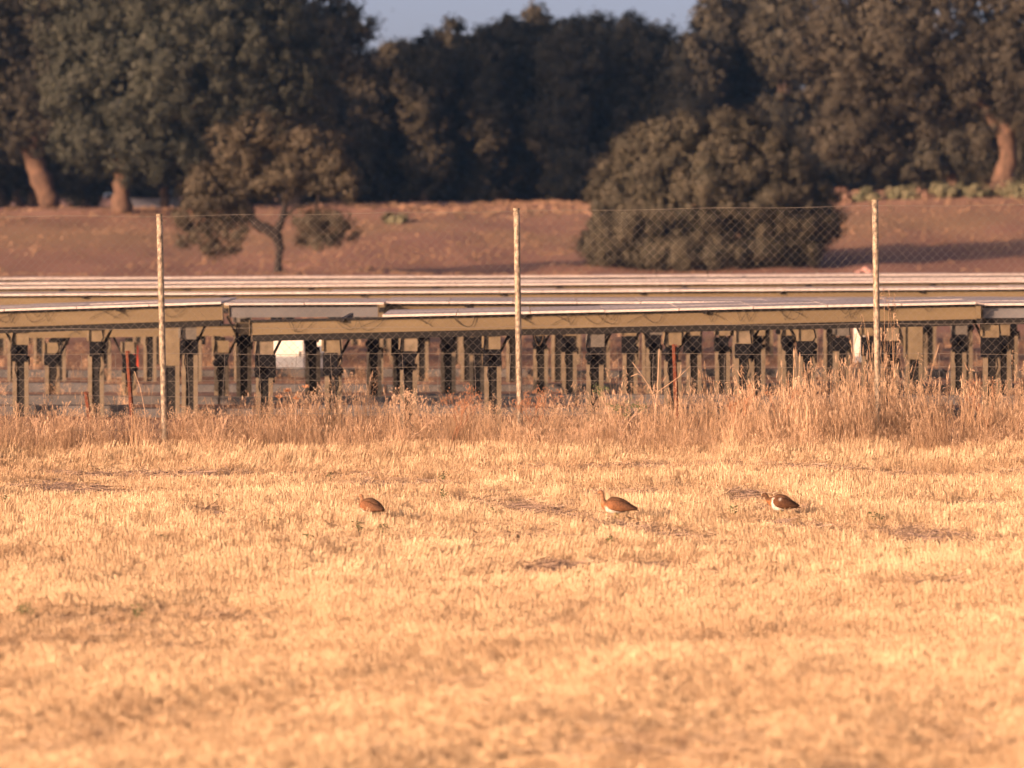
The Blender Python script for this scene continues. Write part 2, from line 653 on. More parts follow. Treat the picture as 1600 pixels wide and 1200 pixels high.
# combed lean of the straws, turning over the field
lean = (fbm(p[:, 0] * .22, p[:, 1] * .1, 0) - .5) * .9
rot = np.stack([flat[:, 0], flat[:, 1] + lean, rng.normal(0, .6, n)], 1)
tint = np.clip(.30 + .75 * fbm(p[:, 0] * 1.3 + 9, p[:, 1] * .9, 1) * (1 - .6 * bb) + rng.normal(0, .25, n) - .12 - .22 * sm(50.5, 53, p[:, 1]), 0, 1)
scatter('stubble', np.stack([p[:, 0], p[:, 1], gz(p[:, 0], p[:, 1])], 1), rot, np.stack([.45 + .55 * nearf, .45 + .55 * nearf, hs], 1), tint, tufts, 16,
        'golden cereal stubble covering the whole field')
lit = variants('litter_variants', [litter_bit(50 + i) for i in range(10)])
p = sample_field(66000, 19.0, 58.6)
n = len(p)
scatter('straw_litter', np.stack([p[:, 0], p[:, 1], gz(p[:, 0], p[:, 1]) + .002], 1), np.stack([rng.normal(0, .12, n), rng.normal(0, .12, n), rng.uniform(0, 6.28, n)], 1),
        np.ones((n, 3)) * rng.uniform(.7, 1.4, (n, 1)), np.clip((.35 + .65 * rng.random(n)) * (1 - .85 * bare(p[:, 0], p[:, 1])), 0, 1), lit, 10, 'loose broken straw lying between the stubble')


# ------------------------------------------------------------------ tall dry grass along the fence
def grass_clump(seed, oat):
    r = random.Random(seed)
    me_s, me_h = MB(), MB()
    for i in range(r.randint(9, 15)):
        a, d = r.uniform(0, 6.28), r.uniform(0, .11)
        x, y = math.cos(a) * d, math.sin(a) * d
        h = r.uniform(.55, 1.0) if r.random() < .6 else r.uniform(.25, .6)
        bx, by = r.gauss(0, .09), r.gauss(0, .07)
        pts = [(x + bx * t * t, y + by * t * t, h * t) for t in (0, .35, .7, 1)]
        w = r.uniform(.0015, .0027)
        me_s.tube(pts, [w, w, w * .8, w * .5], 3, False)
        if h > .45:
            ex, ey, ez = pts[-1]
            if oat:
                for k in range(r.randint(3, 6)):
                    t = k * .022
                    dx, dy = r.gauss(0, .018), r.gauss(0, .014)
                    z0 = ez - t
                    me_h.tube([(ex, ey, z0), (ex + dx, ey + dy, z0 - .004), (ex + dx * 1.3, ey + dy * 1.3, z0 - .026)], [.0008, .0042, .0008], 3, False)
            else:
                me_h.tube([(ex, ey, ez - .07), (ex + bx * .1, ey, ez - .03), (ex + bx * .2, ey, ez + .02)], [.003, .0062, .001], 4, False)
        if r.random() < .35:   # dead leaf blade
            q = r.uniform(.15, .6)
            zz = h * q
            ax, ay = r.gauss(0, .10), r.gauss(0, .08)
            x0, y0 = x + bx * q * q, y + by * q * q
            me_s.tube([(x0, y0, zz), (x0 + ax * .5, y0 + ay * .5, zz + .05), (x0 + ax, y0 + ay, zz + r.uniform(-.04, .05))], [.0026, .0024, .0006], 3, False)
    b = len(me_s.v)
    nf = len(me_s.f)
    me_s.v += me_h.v
    me_s.f += [tuple(b + i for i in q) for q in me_h.f]
    me = me_s.mesh('grass_clump', M['dry_grass'])
    me.materials.append(M['seed_head'])
    idx = np.zeros(len(me.polygons), np.int32)
    idx[nf:] = 1
    me.polygons.foreach_set('material_index', idx)
    return me


gcl = variants('grass_variants', [grass_clump(200 + i, i % 2 == 0) for i in range(14)])
n = 7900
y = rng.uniform(56.9, 62.2, n)
x = rng.uniform(-10.6, 10.6, n)
pxg = 800 + x / y * F
base_h = .58 + .10 * sm(200, 500, pxg) + .34 * sm(850, 1250, pxg)
hh = base_h * (.40 + 1.0 * fbm(x * .9, y * .7, 1)) * rng.uniform(.45, 1.1, n) * np.where(rng.random(n) < .10, 1.45, 1)
hh *= .28 + .72 * sm(57.0, 59.2, y)
keep = rng.random(n) < -.06 + 1.0 * fbm(x * 1.4 + 5, y * .8, 2)
x, y, hh = x[keep], y[keep], hh[keep]
n = len(x)
tint = np.clip(.10 + .8 * fbm(x * .8, y * .8, 0) + rng.normal(0, .24, n), 0, 1)
scatter('tall_dry_grass', np.stack([x, y, gz(x, y)], 1), np.stack([rng.normal(0, .07, n), rng.normal(0, .09, n), rng.uniform(0, 6.28, n)], 1),
        np.stack([.8 + hh * .3, .8 + hh * .3, hh], 1), tint, gcl, 14, 'tall dry wild oats and weeds along the wire fence')
# thin dry plants inside the yard and tufts on the far slope
n = 900
x, y = rng.uniform(-14, 14, n), rng.uniform(64, 122, n)
hh = rng.uniform(.10, .42, n)
scatter('yard_weeds', np.stack([x, y, gz(x, y)], 1), np.stack([rng.normal(0, .1, n), rng.normal(0, .1, n), rng.uniform(0, 6.28, n)], 1),
        np.stack([hh * 0 + 1.3, hh * 0 + 1.3, hh], 1), rng.random(n) * .8, gcl, 14, 'sparse dry weeds between the panel supports')


def far_tuft(seed):
    r = random.Random(seed)
    m = MB()
    for i in range(16):
        a = r.uniform(0, 6.28)
        d = r.uniform(.02, .25)
        x, y = math.cos(a) * d, math.sin(a) * d
        h = r.uniform(.1, .34)
        w = r.uniform(.03, .07)
        b = len(m.v)
        c, s_ = math.cos(a * 3) * w, math.sin(a * 3) * w
        m.v += [(x - c, y - s_, -.05), (x + c, y + s_, -.05), (x + c * .4 + r.gauss(0, .06), y + s_, h), (x - c * .5 + r.gauss(0, .05), y, h * .8)]
        m.f.append((b, b + 1, b + 2, b + 3))
    return m.mesh('far_tuft', M['far_tuft'])


ftv = variants('far_tuft_variants', [far_tuft(300 + i) for i in range(8)])
n = 30000
y = 125 + 190 * rng.random(n) ** .55
x = rng.uniform(-1, 1, n) * (.115 * y + 3)
fn = fbm(x * .22, y * .12, 1, 4)
keep = rng.random(n) < sm(.38, .62, fn) + .12
x, y, fn = x[keep], y[keep], fn[keep]
n = len(x)
s_ = rng.uniform(.18, .60, n) * np.where(rng.random(n) < .05, 1.6, 1) * (.7 + .6 * sm(285, 303, y))
scatter('slope_tufts', np.stack([x, y, gz(x, y)], 1), np.stack([rng.normal(0, .1, n), rng.normal(0, .1, n), rng.uniform(0, 6.28, n)], 1),
        np.stack([s_, s_, s_ * rng.uniform(.5, 1.1, n)], 1), np.clip(fn + rng.normal(0, .25, n), 0, 1), ftv, 8, 'low dry tufts on the brown slope behind the panels')


# ------------------------------------------------------------------ trees
def rand_dirs(n):
    d = rng.normal(0, 1, (n, 3))
    return d / np.linalg.norm(d, axis=1)[:, None]


def crown_mesh(name, ells, D, sub_r, leaf, n_leaf, material, depth=.85, jit=.35, core=True, core_f=.12, spread=1.0):
    s = D / F
    cen, rad = [], []
    for e in ells:
        cx, cy, rx, ry = e[:4]
        off = e[4] if len(e) > 4 else rng.uniform(-jit, jit) * rx * s
        cen.append(P(cx, cy, D + off))
        rad.append((rx * s, max(.6, depth * .5 * (rx + ry) * s), ry * s))
    cen, rad = np.array(cen), np.array(rad)
    area = rad[:, 0] * rad[:, 2]
    # sub-blobs on the surface of the union
    sb, so = [], []
    for i in range(len(cen)):
        k = max(5, int(area[i] / sub_r ** 2 * 3.6))
        d = rand_dirs(k)
        fr = rng.uniform(.62, 1.02, (k, 1))
        q = cen[i] + d * rad[i] * fr
        ok = np.ones(k, bool)
        for j in range(len(cen)):
            if j != i:
                ok &= (((q - cen[j]) / rad[j]) ** 2).sum(1) > .55
        sb.append(q[ok])
        so.append(d[ok])
    sb, so = np.concatenate(sb), np.concatenate(so)
    sr = sub_r * rng.uniform(.30, 1.25, len(sb))
    wgt = sr ** 2
    cnt = np.maximum(4, (n_leaf * wgt / wgt.sum()).astype(int))
    bi = np.repeat(np.arange(len(sb)), cnt)
    d = rand_dirs(len(bi))
    # favour the outward half of each blob
    flip = (d * so[bi]).sum(1) < -.25
    d[flip] *= -1
    pos = sb[bi] + d * (sr[bi] * np.abs(rng.normal(.95, .42, len(bi))) * spread)[:, None] * np.array((1, 1, .9))
    nrm = d * .9 + so[bi] * .6 + rand_dirs(len(bi)) * .65
    size = leaf * rng.uniform(.6, 1.5, len(bi))
    tint = np.clip(.5 + rng.normal(0, .16, len(sb))[bi] + rng.normal(0, .2, len(bi)), 0, 1)
    if core:
        k = int(n_leaf * core_f)
        ci = rng.choice(len(cen), k, p=area / area.sum())
        dd = rand_dirs(k)
        cp = cen[ci] + dd * rad[ci] * rng.uniform(.35, .80, (k, 1))
        pos = np.concatenate([pos, cp])
        nrm = np.concatenate([nrm, dd + rand_dirs(k) * .4])
        size = np.concatenate([size, leaf * rng.uniform(2.0, 3.6, k)])
        tint = np.concatenate([tint, rng.uniform(.2, .6, k)])
    nrm /= np.linalg.norm(nrm, axis=1)[:, None]
    t = np.cross(nrm, rand_dirs(len(nrm)))
    t /= np.linalg.norm(t, axis=1)[:, None] + 1e-9
    b = np.cross(nrm, t)
    n = len(pos)
    h = size[:, None] * .5
    asp = rng.uniform(.45, .9, (n, 1))
    # rhombic leaf sprays, bent along the middle
    v = np.stack([pos - t * h, pos - b * h * asp + nrm * h * .25, pos + t * h * 1.1, pos + b * h * asp + nrm * h * .2], 1).reshape(-1, 3)
    f = np.arange(n * 4).reshape(n, 4)
    me = mesh_np(name, v, f, {'tint': np.repeat(tint, 4)})
    me.materials.append(material)
    return me


def limb(mb, pts, r0, r1, n=8, wob=.0):
    k = len(pts)
    rr = [r0 + (r1 - r0) * i / (k - 1) for i in range(k)]
    mb.tube(pts, rr, n)


def tree(name, label, cat, base_px, D, ells, trunk, sub_r, leaf, n_leaf, material, bark, group=None, **kw):
    """trunk: list of limbs, each a list of (px, py, radius_px[, dy])"""
    b = P(base_px[0], base_px[1], D)
    g = float(gz(b[0], D))
    root = empty(name, (b[0], D, g), label, cat, group)
    me = crown_mesh('crown', ells, D, sub_r, leaf, n_leaf, material, **kw)
    link('crown', me, root)
    s = D / F
    for i, L in enumerate(trunk):
        mb = MB()
        pts, rr = [], []
        for q in L:
            w = P(q[0], q[1], D + (q[3] if len(q) > 3 else 0))
            pts.append(w)
            rr.append(q[2] * s)
        if i == 0:
            pts[0][2] = min(pts[0][2], g - .1)
        # subdivide with a wobble, so that the bark outline is uneven
        P2, R2 = [], []
        for a in range(len(pts) - 1):
            for t in (0, .33, .66):
                q = pts[a] * (1 - t) + pts[a + 1] * t
                if t:
                    q = q + rng.normal(0, rr[a] * .16, 3) * np.array((1, 1, .3))
                P2.append(q)
                R2.append((rr[a] * (1 - t) + rr[a + 1] * t) * rng.uniform(.88, 1.12))
        P2.append(pts[-1])
        R2.append(rr[-1])
        mb.tube(P2, R2, 9)
        mb.build('trunk' if i == 0 else 'limb', bark, root, smooth=True)
    return root


M['oak_leaf_bush'] = mat('oak_leaf_bush', (.040, .040, .028), (.092, .082, .057), attr='tint', rough=.62, spec=.22, transl=.10)
M['oak_leaf_young'] = mat('oak_leaf_young', (.044, .041, .029), (.100, .084, .056), attr='tint', rough=.62, spec=.22, transl=.12)
leafA, leafG, leafB = M['oak_leaf'], M['oak_leaf_green'], M['oak_leaf_brown']
# left group
tree('holm_oak', 'dark holm oak at the left picture edge with a thick leaning trunk', 'tree', (82, 330), 328,
     [(-70, 60, 170, 150), (50, 110, 125, 140), (15, 205, 95, 48), (-130, 190, 110, 90), (90, -60, 190, 130), (150, 60, 90, 100), (-60, -150, 200, 110)],
     [[(84, 326, 9), (80, 318, 17), (68, 290, 17), (56, 258, 16), (52, 225, 14), (60, 160, 11), (90, 90, 8)], [(56, 250, 12), (10, 190, 9), (-60, 130, 6)], [(58, 215, 10), (120, 150, 7), (150, 60, 5)]],
     .52, .185, 85000, leafA, M['bark'])
tree('holm_oak', 'broad green holm oak left of centre whose crown hangs low over a straight trunk', 'tree', (192, 326), 301,
     [(250, 110, 190, 120), (165, 215, 90, 62), (235, 225, 90, 60), (330, 200, 95, 78), (395, 120, 125, 115), (240, 0, 210, 120), (130, 140, 70, 80), (330, 60, 150, 110), (290, 245, 60, 38)],
     [[(192, 326, 17), (190, 300, 13), (190, 270, 14), (200, 230, 12), (240, 160, 9)], [(190, 262, 10), (150, 215, 7), (120, 160, 5)], [(196, 240, 10), (300, 170, 6), (380, 110, 4)]],
     .50, .165, 125000, leafG, M['bark'])
tree('holm_oak', 'dark oak crown with a ragged right edge rising beside the open sky', 'tree', (460, 322), 342,
     [(410, -30, 130, 130), (460, 90, 105, 100), (480, 180, 72, 80), (510, 35, 55, 50), (556, 52, 34, 30), (475, 255, 72, 50), (300, -110, 200, 120), (530, 90, 50, 45), (525, 200, 32, 60), (120, -140, 200, 120)],
     [[(462, 326, 13), (460, 290, 11), (465, 220, 9), (450, 120, 7)]],
     .62, .23, 62000, leafA, M['bark_dark'])
for (bx, w, lab, ell) in ((28, 8, 'small oak with a stubby trunk, farthest left in the shade', [(0, 262, 48, 26), (40, 255, 40, 26)]),
                          (52, 9, 'small oak with a short pale trunk just left of the leaning trunk', [(60, 258, 42, 26), (95, 270, 36, 20)]),
                          (135, 8, 'thin oak trunk in shade between the leaning and the straight trunk', [(135, 258, 46, 26), (110, 262, 40, 24)]),
                          (257, 8, 'small oak with a narrow trunk before the pale wall', [(262, 268, 50, 24), (300, 262, 42, 26)])):
    tree('holm_oak', lab, 'tree', (bx, 326), 352, ell, [[(bx, 326, w), (bx - 1, 300, w * .85), (bx + 3, 270, w)]], .9, .42, 3200, leafA, M['bark'], 'small oaks in the shade of the left wood')
# small tree in front of the left wood
tree('young_oak', 'small gnarled oak with a forked dark trunk and open layered crown', 'tree', (433, 430), 240,
     [(405, 205, 42, 26), (352, 222, 30, 24), (372, 245, 40, 26), (440, 215, 30, 24), (490, 232, 40, 28), (520, 262, 30, 28), (470, 262, 34, 26), (545, 290, 16, 22), (325, 280, 34, 22), (350, 300, 40, 20),
      (395, 282, 46, 26), (428, 292, 36, 20), (450, 270, 36, 24), (505, 288, 34, 18), (362, 330, 34, 14), (300, 300, 18, 14), (312, 372, 34, 15), (345, 384, 28, 12), (352, 354, 36, 14), (322, 345, 30, 12), (376, 366, 14, 9),
      (480, 345, 26, 18), (510, 352, 34, 20), (530, 345, 22, 18), (500, 378, 38, 9), (540, 362, 16, 12), (322, 318, 36, 20), (300, 335, 26, 20), (290, 372, 18, 12)],
     [[(433, 438, 9), (435, 412, 6.5), (438, 388, 6.5), (432, 368, 9), (420, 360, 10), (404, 353, 8), (392, 340, 6.5), (388, 318, 4.6), (375, 290, 3.2)],
      [(430, 366, 8), (437, 350, 6.5), (442, 335, 5), (446, 300, 2.8), (470, 270, 2)], [(392, 342, 5.5), (370, 337, 4.2), (340, 345, 3), (320, 362, 2)],
      [(438, 345, 3.6), (460, 325, 2.6), (490, 318, 2), (505, 340, 1.6)], [(495, 322, 2), (498, 300, 1.6), (494, 280, 1.3)]],
     .30, .125, 36000, M['oak_leaf_young'], M['bark_black'], core_f=.01, spread=1.1)
# round bush oak
tree('bush_oak', 'wide round holm oak bush with foliage down to the ground, right of centre', 'tree', (1110, 425), 250,
     [(1105, 292, 172, 113, 0), (1000, 330, 92, 92, 0), (1205, 318, 92, 92, 0), (958, 368, 46, 56), (1275, 335, 38, 50), (1290, 348, 27, 34), (1255, 395, 30, 26), (938, 372, 26, 40),
      (1090, 396, 150, 28, -1), (1210, 392, 60, 26), (1060, 215, 60, 34, -.6), (1150, 205, 50, 26, -.4), (1010, 240, 46, 34, -.8), (1215, 250, 40, 34, -.8)],
     [[(1112, 428, 14), (1110, 390, 12), (1100, 340, 9)], [(1110, 380, 8), (1180, 330, 5), (1210, 290, 4)]],
     .38, .135, 115000, M['oak_leaf_bush'], M['bark_dark'], spread=1.0)
# right group
tree('holm_oak', 'huge holm oak on the right with hanging boughs and a flared pinkish trunk', 'tree', (1568, 292), 318,
     [(1400, 50, 165, 120), (1336, 140, 80, 95), (1312, 212, 48, 46), (1440, 160, 110, 62), (1560, 90, 120, 90), (1600, -20, 180, 120), (1385, 222, 50, 38), (1538, 212, 30, 30), (1352, 40, 95, 110), (1480, -90, 210, 110), (1345, 190, 60, 60),
      (1650, 120, 100, 100), (1600, 185, 60, 30)],
     [[(1570, 302, 30), (1570, 288, 22), (1572, 262, 15), (1574, 225, 14), (1574, 200, 17), (1580, 160, 12), (1590, 90, 8)], [(1566, 214, 11), (1546, 180, 8), (1534, 150, 6), (1500, 100, 4)],
      [(1580, 205, 11), (1620, 160, 8), (1650, 110, 6)], [(1540, 165, 7), (1470, 120, 5), (1400, 80, 4)]],
     .50, .165, 135000, leafB, M['bark'])
tree('holm_oak', 'low holm oak with a short forked trunk beside the huge right oak', 'tree', (1492, 296), 336,
     [(1330, 250, 60, 26), (1400, 262, 60, 22), (1455, 250, 50, 28), (1500, 235, 50, 34), (1560, 245, 60, 30), (1640, 235, 60, 40)],
     [[(1496, 300, 12), (1490, 285, 8), (1484, 268, 9), (1478, 252, 7)], [(1546, 297, 7), (1536, 278, 6), (1520, 266, 5), (1500, 262, 5)]],
     .6, .24, 22000, leafA, M['bark'])
# the wood behind: every tree its own crown
BG = [(560, 95, 365), (612, 62, 372), (662, 52, 366), (706, 36, 374), (752, 40, 368), (800, 26, 372), (838, 12, 376), (888, 34, 366), (932, 20, 374), (982, 26, 370), (1030, 44, 376), (1078, 50, 366), (1118, -8, 370), (1170, -30, 374), (1225, -40, 368),
      (1290, 40, 378), (1350, 60, 376), (1412, 50, 380), (1476, 60, 377), (1540, 50, 380), (1606, 40, 378), (-10, 60, 384), (60, 70, 386), (130, 60, 384), (330, 60, 384), (400, 50, 386), (480, 60, 384), (240, 70, 388), (1195, 60, 384), (1140, 70, 386)]
BGL = ['first low crown beside the big left oak', 'low pale-topped crown under the widest piece of sky', 'twin-tufted crown left of the small gap of sky', 'flat-topped crown right of the small gap of sky',
       'narrow crown left of the highest hump', 'rounded crown on the shoulder of the highest hump', 'tallest crown above the middle fence post', 'low crown in the dip right of the highest hump',
       'thin-topped brownish crown left of the second hump', 'wide brownish crown of the second hump', 'crown falling away at the right of the hump', 'lowest crown left of the tall right-hand trees',
       'tall crown where the sky ends on the right', 'tall crown above the round bush', 'tall crown touching the huge right oak'] + \
    ['seen low under the huge right oak, ' + q for q in ('first from its left edge', 'second from its left edge', 'left of the short forked trunk', 'at the short forked trunk', 'just left of the flared trunk', 'right of the flared trunk')] + \
    ['seen low under the left oaks, ' + q for q in ('at the picture edge', 'at the leaning trunk', 'between the leaning and straight trunks', 'right of the pale wall', 'behind the small gnarled oak', 'right of the small gnarled oak', 'straight behind the pale wall')] + \
    ['farther back above the right of the round bush', 'farther back above the middle of the round bush']
for i, (bx, ty, D) in enumerate(BG):
    w = rng.uniform(36, 48)
    e = [(bx, ty + 30, w * .62, 32), (bx - 18, ty + 62, w * .7, 34), (bx + 20, ty + 66, w * .7, 36), (bx, ty + 110, w * 1.05, 60), (bx + rng.uniform(-12, 12), 190, w * 1.15, 62), (bx + rng.uniform(-12, 12), 250, w * 1.1, 52), (bx, 296, w * 1.1, 28), (bx - 22, ty + 40, w * .35, 20), (bx + 26, ty + 44, w * .35, 20)]
    if ty < 0:
        e.append((bx, 60, w * 1.15, 70))
    tree('oak_tree', 'dark background tree, ' + BGL[i], 'tree', (bx, 318), D, e,
         [[(bx, 322, 9), (bx + 2, 290, 7), (bx, 220, 6), (bx + 4, ty + 80, 3)], [(bx, 230, 4), (bx + 20, ty + 70, 1.6)], [(bx, 210, 4), (bx - 18, ty + 60, 1.5)]],
         .50, .27, 15500, leafA, M['bark_dark'], 'trees of the dark wood behind the field', spread=1.1)
# the same wood goes on beyond the left edge of the picture and shades what is in view
for i, (x0, y0, h) in enumerate(((-46, 338, 1.0), (-58, 332, 1.1), (-70, 340, 1.0), (-36, 352, 1.15), (-84, 330, 1.1))):
    src = [o for o in bpy.data.objects if o.name.startswith('holm_oak')][1 + i % 2]
    c = src.copy()
    C.objects.link(c)
    c.location = (x0, y0, float(gz(x0, y0)))
    c.scale = (1.0, 1.0, h)
    c['label'] = 'oak of the left wood standing out of sight behind or beyond the left oaks'
    c['group'] = 'oaks of the left wood beyond the ones in front'
    for ch in src.children:
        d = ch.copy()
        C.objects.link(d)
        d.parent = c
        # copies sit centred on their own trunk
# far treeline of the plain, seen only through gaps

# ------------------------------------------------------------------ shrubs on the crest
SH = [(952, 330, 26, 14, 'dry', 'dry bushy tuft on the crest left of the round bush'), (1355, 297, 16, 12, 'green', 'first green shrub on the crest right of the round bush'),
      (1410, 296, 26, 12, 'green', 'wide green shrub on the crest under the low oak boughs'), (1475, 293, 18, 14, 'green', 'green shrub left of the short forked trunk'),
      (1520, 301, 26, 12, 'green', 'green shrub between the short trunk and the flared trunk'), (1590, 293, 30, 14, 'green', 'green shrub right of the flared trunk'),
      (1316, 300, 12, 13, 'dry', 'reddish dry shrub against the shade beside the round bush'), (1440, 306, 22, 9, 'dry', 'brown dry shrub in front of the green crest shrubs'),
      (620, 335, 14, 8, 'green', 'small grey-green shrub on the slope below the dark wood'), (500, 318, 20, 8, 'dry', 'dry reddish shrub behind the small gnarled oak')]
for (bx, by, rx, ry, kd, lab) in SH:
    D = 300 if by < 330 else 290
    b = P(bx, by, D)
    g = float(gz(b[0], D))
    root = empty('shrub', (b[0], D, g), lab, 'shrub', 'shrubs on the crest of the slope')
    s = D / F
    me = crown_mesh('foliage', [(bx, by, rx, ry, 0), (bx - rx * .5, by + 2, rx * .6, ry * .8, .2), (bx + rx * .5, by + 2, rx * .6, ry * .8, -.2)], D, .28, .20, 900,
                    M['shrub_green'] if kd == 'green' else M['shrub_dry'], core_f=.2)
    o = link('foliage', me, root)
    mb = MB()
    for k in range(4):
        mb.tube([(b[0], D, g - .1), (b[0] + random.uniform(-.5, .5), D, b[2])], [.03, .01], 4)
    mb.build('stem', M['bark'], root)
    o.location.z += g + ry * s * .55 - b[2]
    # slight lift so that the foliage rests on the slope

# ------------------------------------------------------------------ solar panel tables
mod_me = {}


def module_mesh(depth):
    if depth in mod_me:
        return mod_me[depth]
    w, t = 1.0, .038
    m = MB().box(.006, w - .006, 0, depth - .012, -t + .008, 0)
    me = m.mesh('module', M['alu_frame'])
    me.materials.append(M['glass'])
    # top face glass: rebuild with an inset
    me.polygons[5].material_index = 1
    mod_me[depth] = me
    return me


_post_me = {}


def support(parent, x, yf, ztop, big=False, leg_w=.06, var=0):
    """post standing under a girder; yf = front face depth"""
    g = float(gz(x, yf)) - .05
    z1 = ztop
    root = bpy.data.objects.new('support', None)
    C.objects.link(root)
    root.parent = parent
    root.location = Vector((x, yf, g)) - root_loc(parent)
    w = .22 if not big else .26
    hh = .26 if not big else .62
    j = random.uniform(-.02, .02)

    def part(name, mb, m):
        me = mb.mesh(name, m)
        o = bpy.data.objects.new(name, me)
        C.objects.link(o)
        o.parent = root
        return o
    Z = z1 - g
    part('head_plate', MB().box(-w / 2 + j, w / 2 + j, .02, .03, Z - hh, Z - .075).box(-w / 2 + j - .03, -w / 2 + j, -.012, .06, Z - hh + .02, Z - .073), random.choice((M['head_plate'], M['head_plate'], M['leg_steel'], M['head_dull'])) if not big else M['head_plate'])
    bx = w * random.uniform(.46, .70)
    bh = random.uniform(.20, .34)
    b0 = Z - hh - bh + random.uniform(0, .05)
    mb = MB().box(-bx + j, bx * random.uniform(.5, 1) + j, .0, .15, b0, b0 + bh - .03)
    mb.box(-bx * .5 + j, bx * random.uniform(.7, 1.2) + j, .05, .14, b0 - random.uniform(.03, .10), b0 + .07)
    # geared motor lying across the post, and its cable gland
    mz, mx = b0 + random.uniform(.05, .16), random.choice((-1, 1)) * w * .35
    mb.tube([(mx, -.09, mz), (mx, -.07, mz), (mx, .16, mz), (mx, .18, mz)], [.030, .058, .058, .040], 10)
    mb.tube([(mx, .0, mz + .05), (mx * 1.5, -.02, mz + .12), (mx * 1.2, .0, Z - .08)], .011, 5)
    mb.tube([(mx * .7, .0, b0 + .03), (mx * .9, -.03, b0 - .12), (mx * .4, .0, b0 - .26)], .010, 5)
    if not big:
        part('motor_box', mb, M['motor_box'])
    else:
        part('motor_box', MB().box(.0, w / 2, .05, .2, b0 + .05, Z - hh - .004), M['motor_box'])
    # dark strut from the post up to the girder
    sd = random.choice((-1, 1))
    part('strut', MB().tube([(sd * .06, .17, Z - hh - .12), (sd * .26, .17, Z + .02)], .020, 5), M['black_steel_shade'])
    for sx in (-1, 1):
        q = MB().box(sx * w * .38 - leg_w / 2, sx * w * .38 + leg_w / 2, .035, .06, 0, b0 + .02 if not big else Z - hh + .05)
        q.box(sx * w * .38 - leg_w / 2, sx * w * .38 - leg_w / 2 + .008, .06, .14, 0, b0 + .02)
        part('leg', q, M['leg_steel'])
    part('web_plate', MB().box(-w * .26, w * .26, .065, .112, 0, Z - .02), M['black_steel_shade'])
    return root


_cab = {}


def cables(parent, x0, x1, yf, zt, zs, n, h):
    """loops of cable hanging in front of the girder face"""
    for i in range(n):
        x = x0 + (x1 - x0) * (i + random.uniform(.25, .75)) / n
        zt_ = zt + zs * (x - x0) / (x1 - x0)
        for k in range(random.choice((1, 2, 2, 3))):
            v = random.randrange(6)
            key = v
            if key not in _cab:
                r = random.Random(v)
                a, b = r.uniform(.08, .18), r.uniform(.5, 1.0)
                pts = []
                for t in range(9):
                    u = t / 8
                    pts.append(((u - .5) * 2 * a * (1 if v % 2 else -1) + .03 * math.sin(u * 5 + v), -.012 - .01 * math.sin(u * 3), -(1 - (2 * u - 1) ** 2 if v % 3 else u ** 1.5) * .17 * b))
                _cab[key] = MB().tube(pts, .0028, 5).mesh('cable', M['cable_black'], True)
            o = bpy.data.objects.new('cable', _cab[key])
            C.objects.link(o)
            o.parent = parent
            o.location = Vector((x + random.uniform(-.12, .12), yf, zt_)) - root_loc(parent)


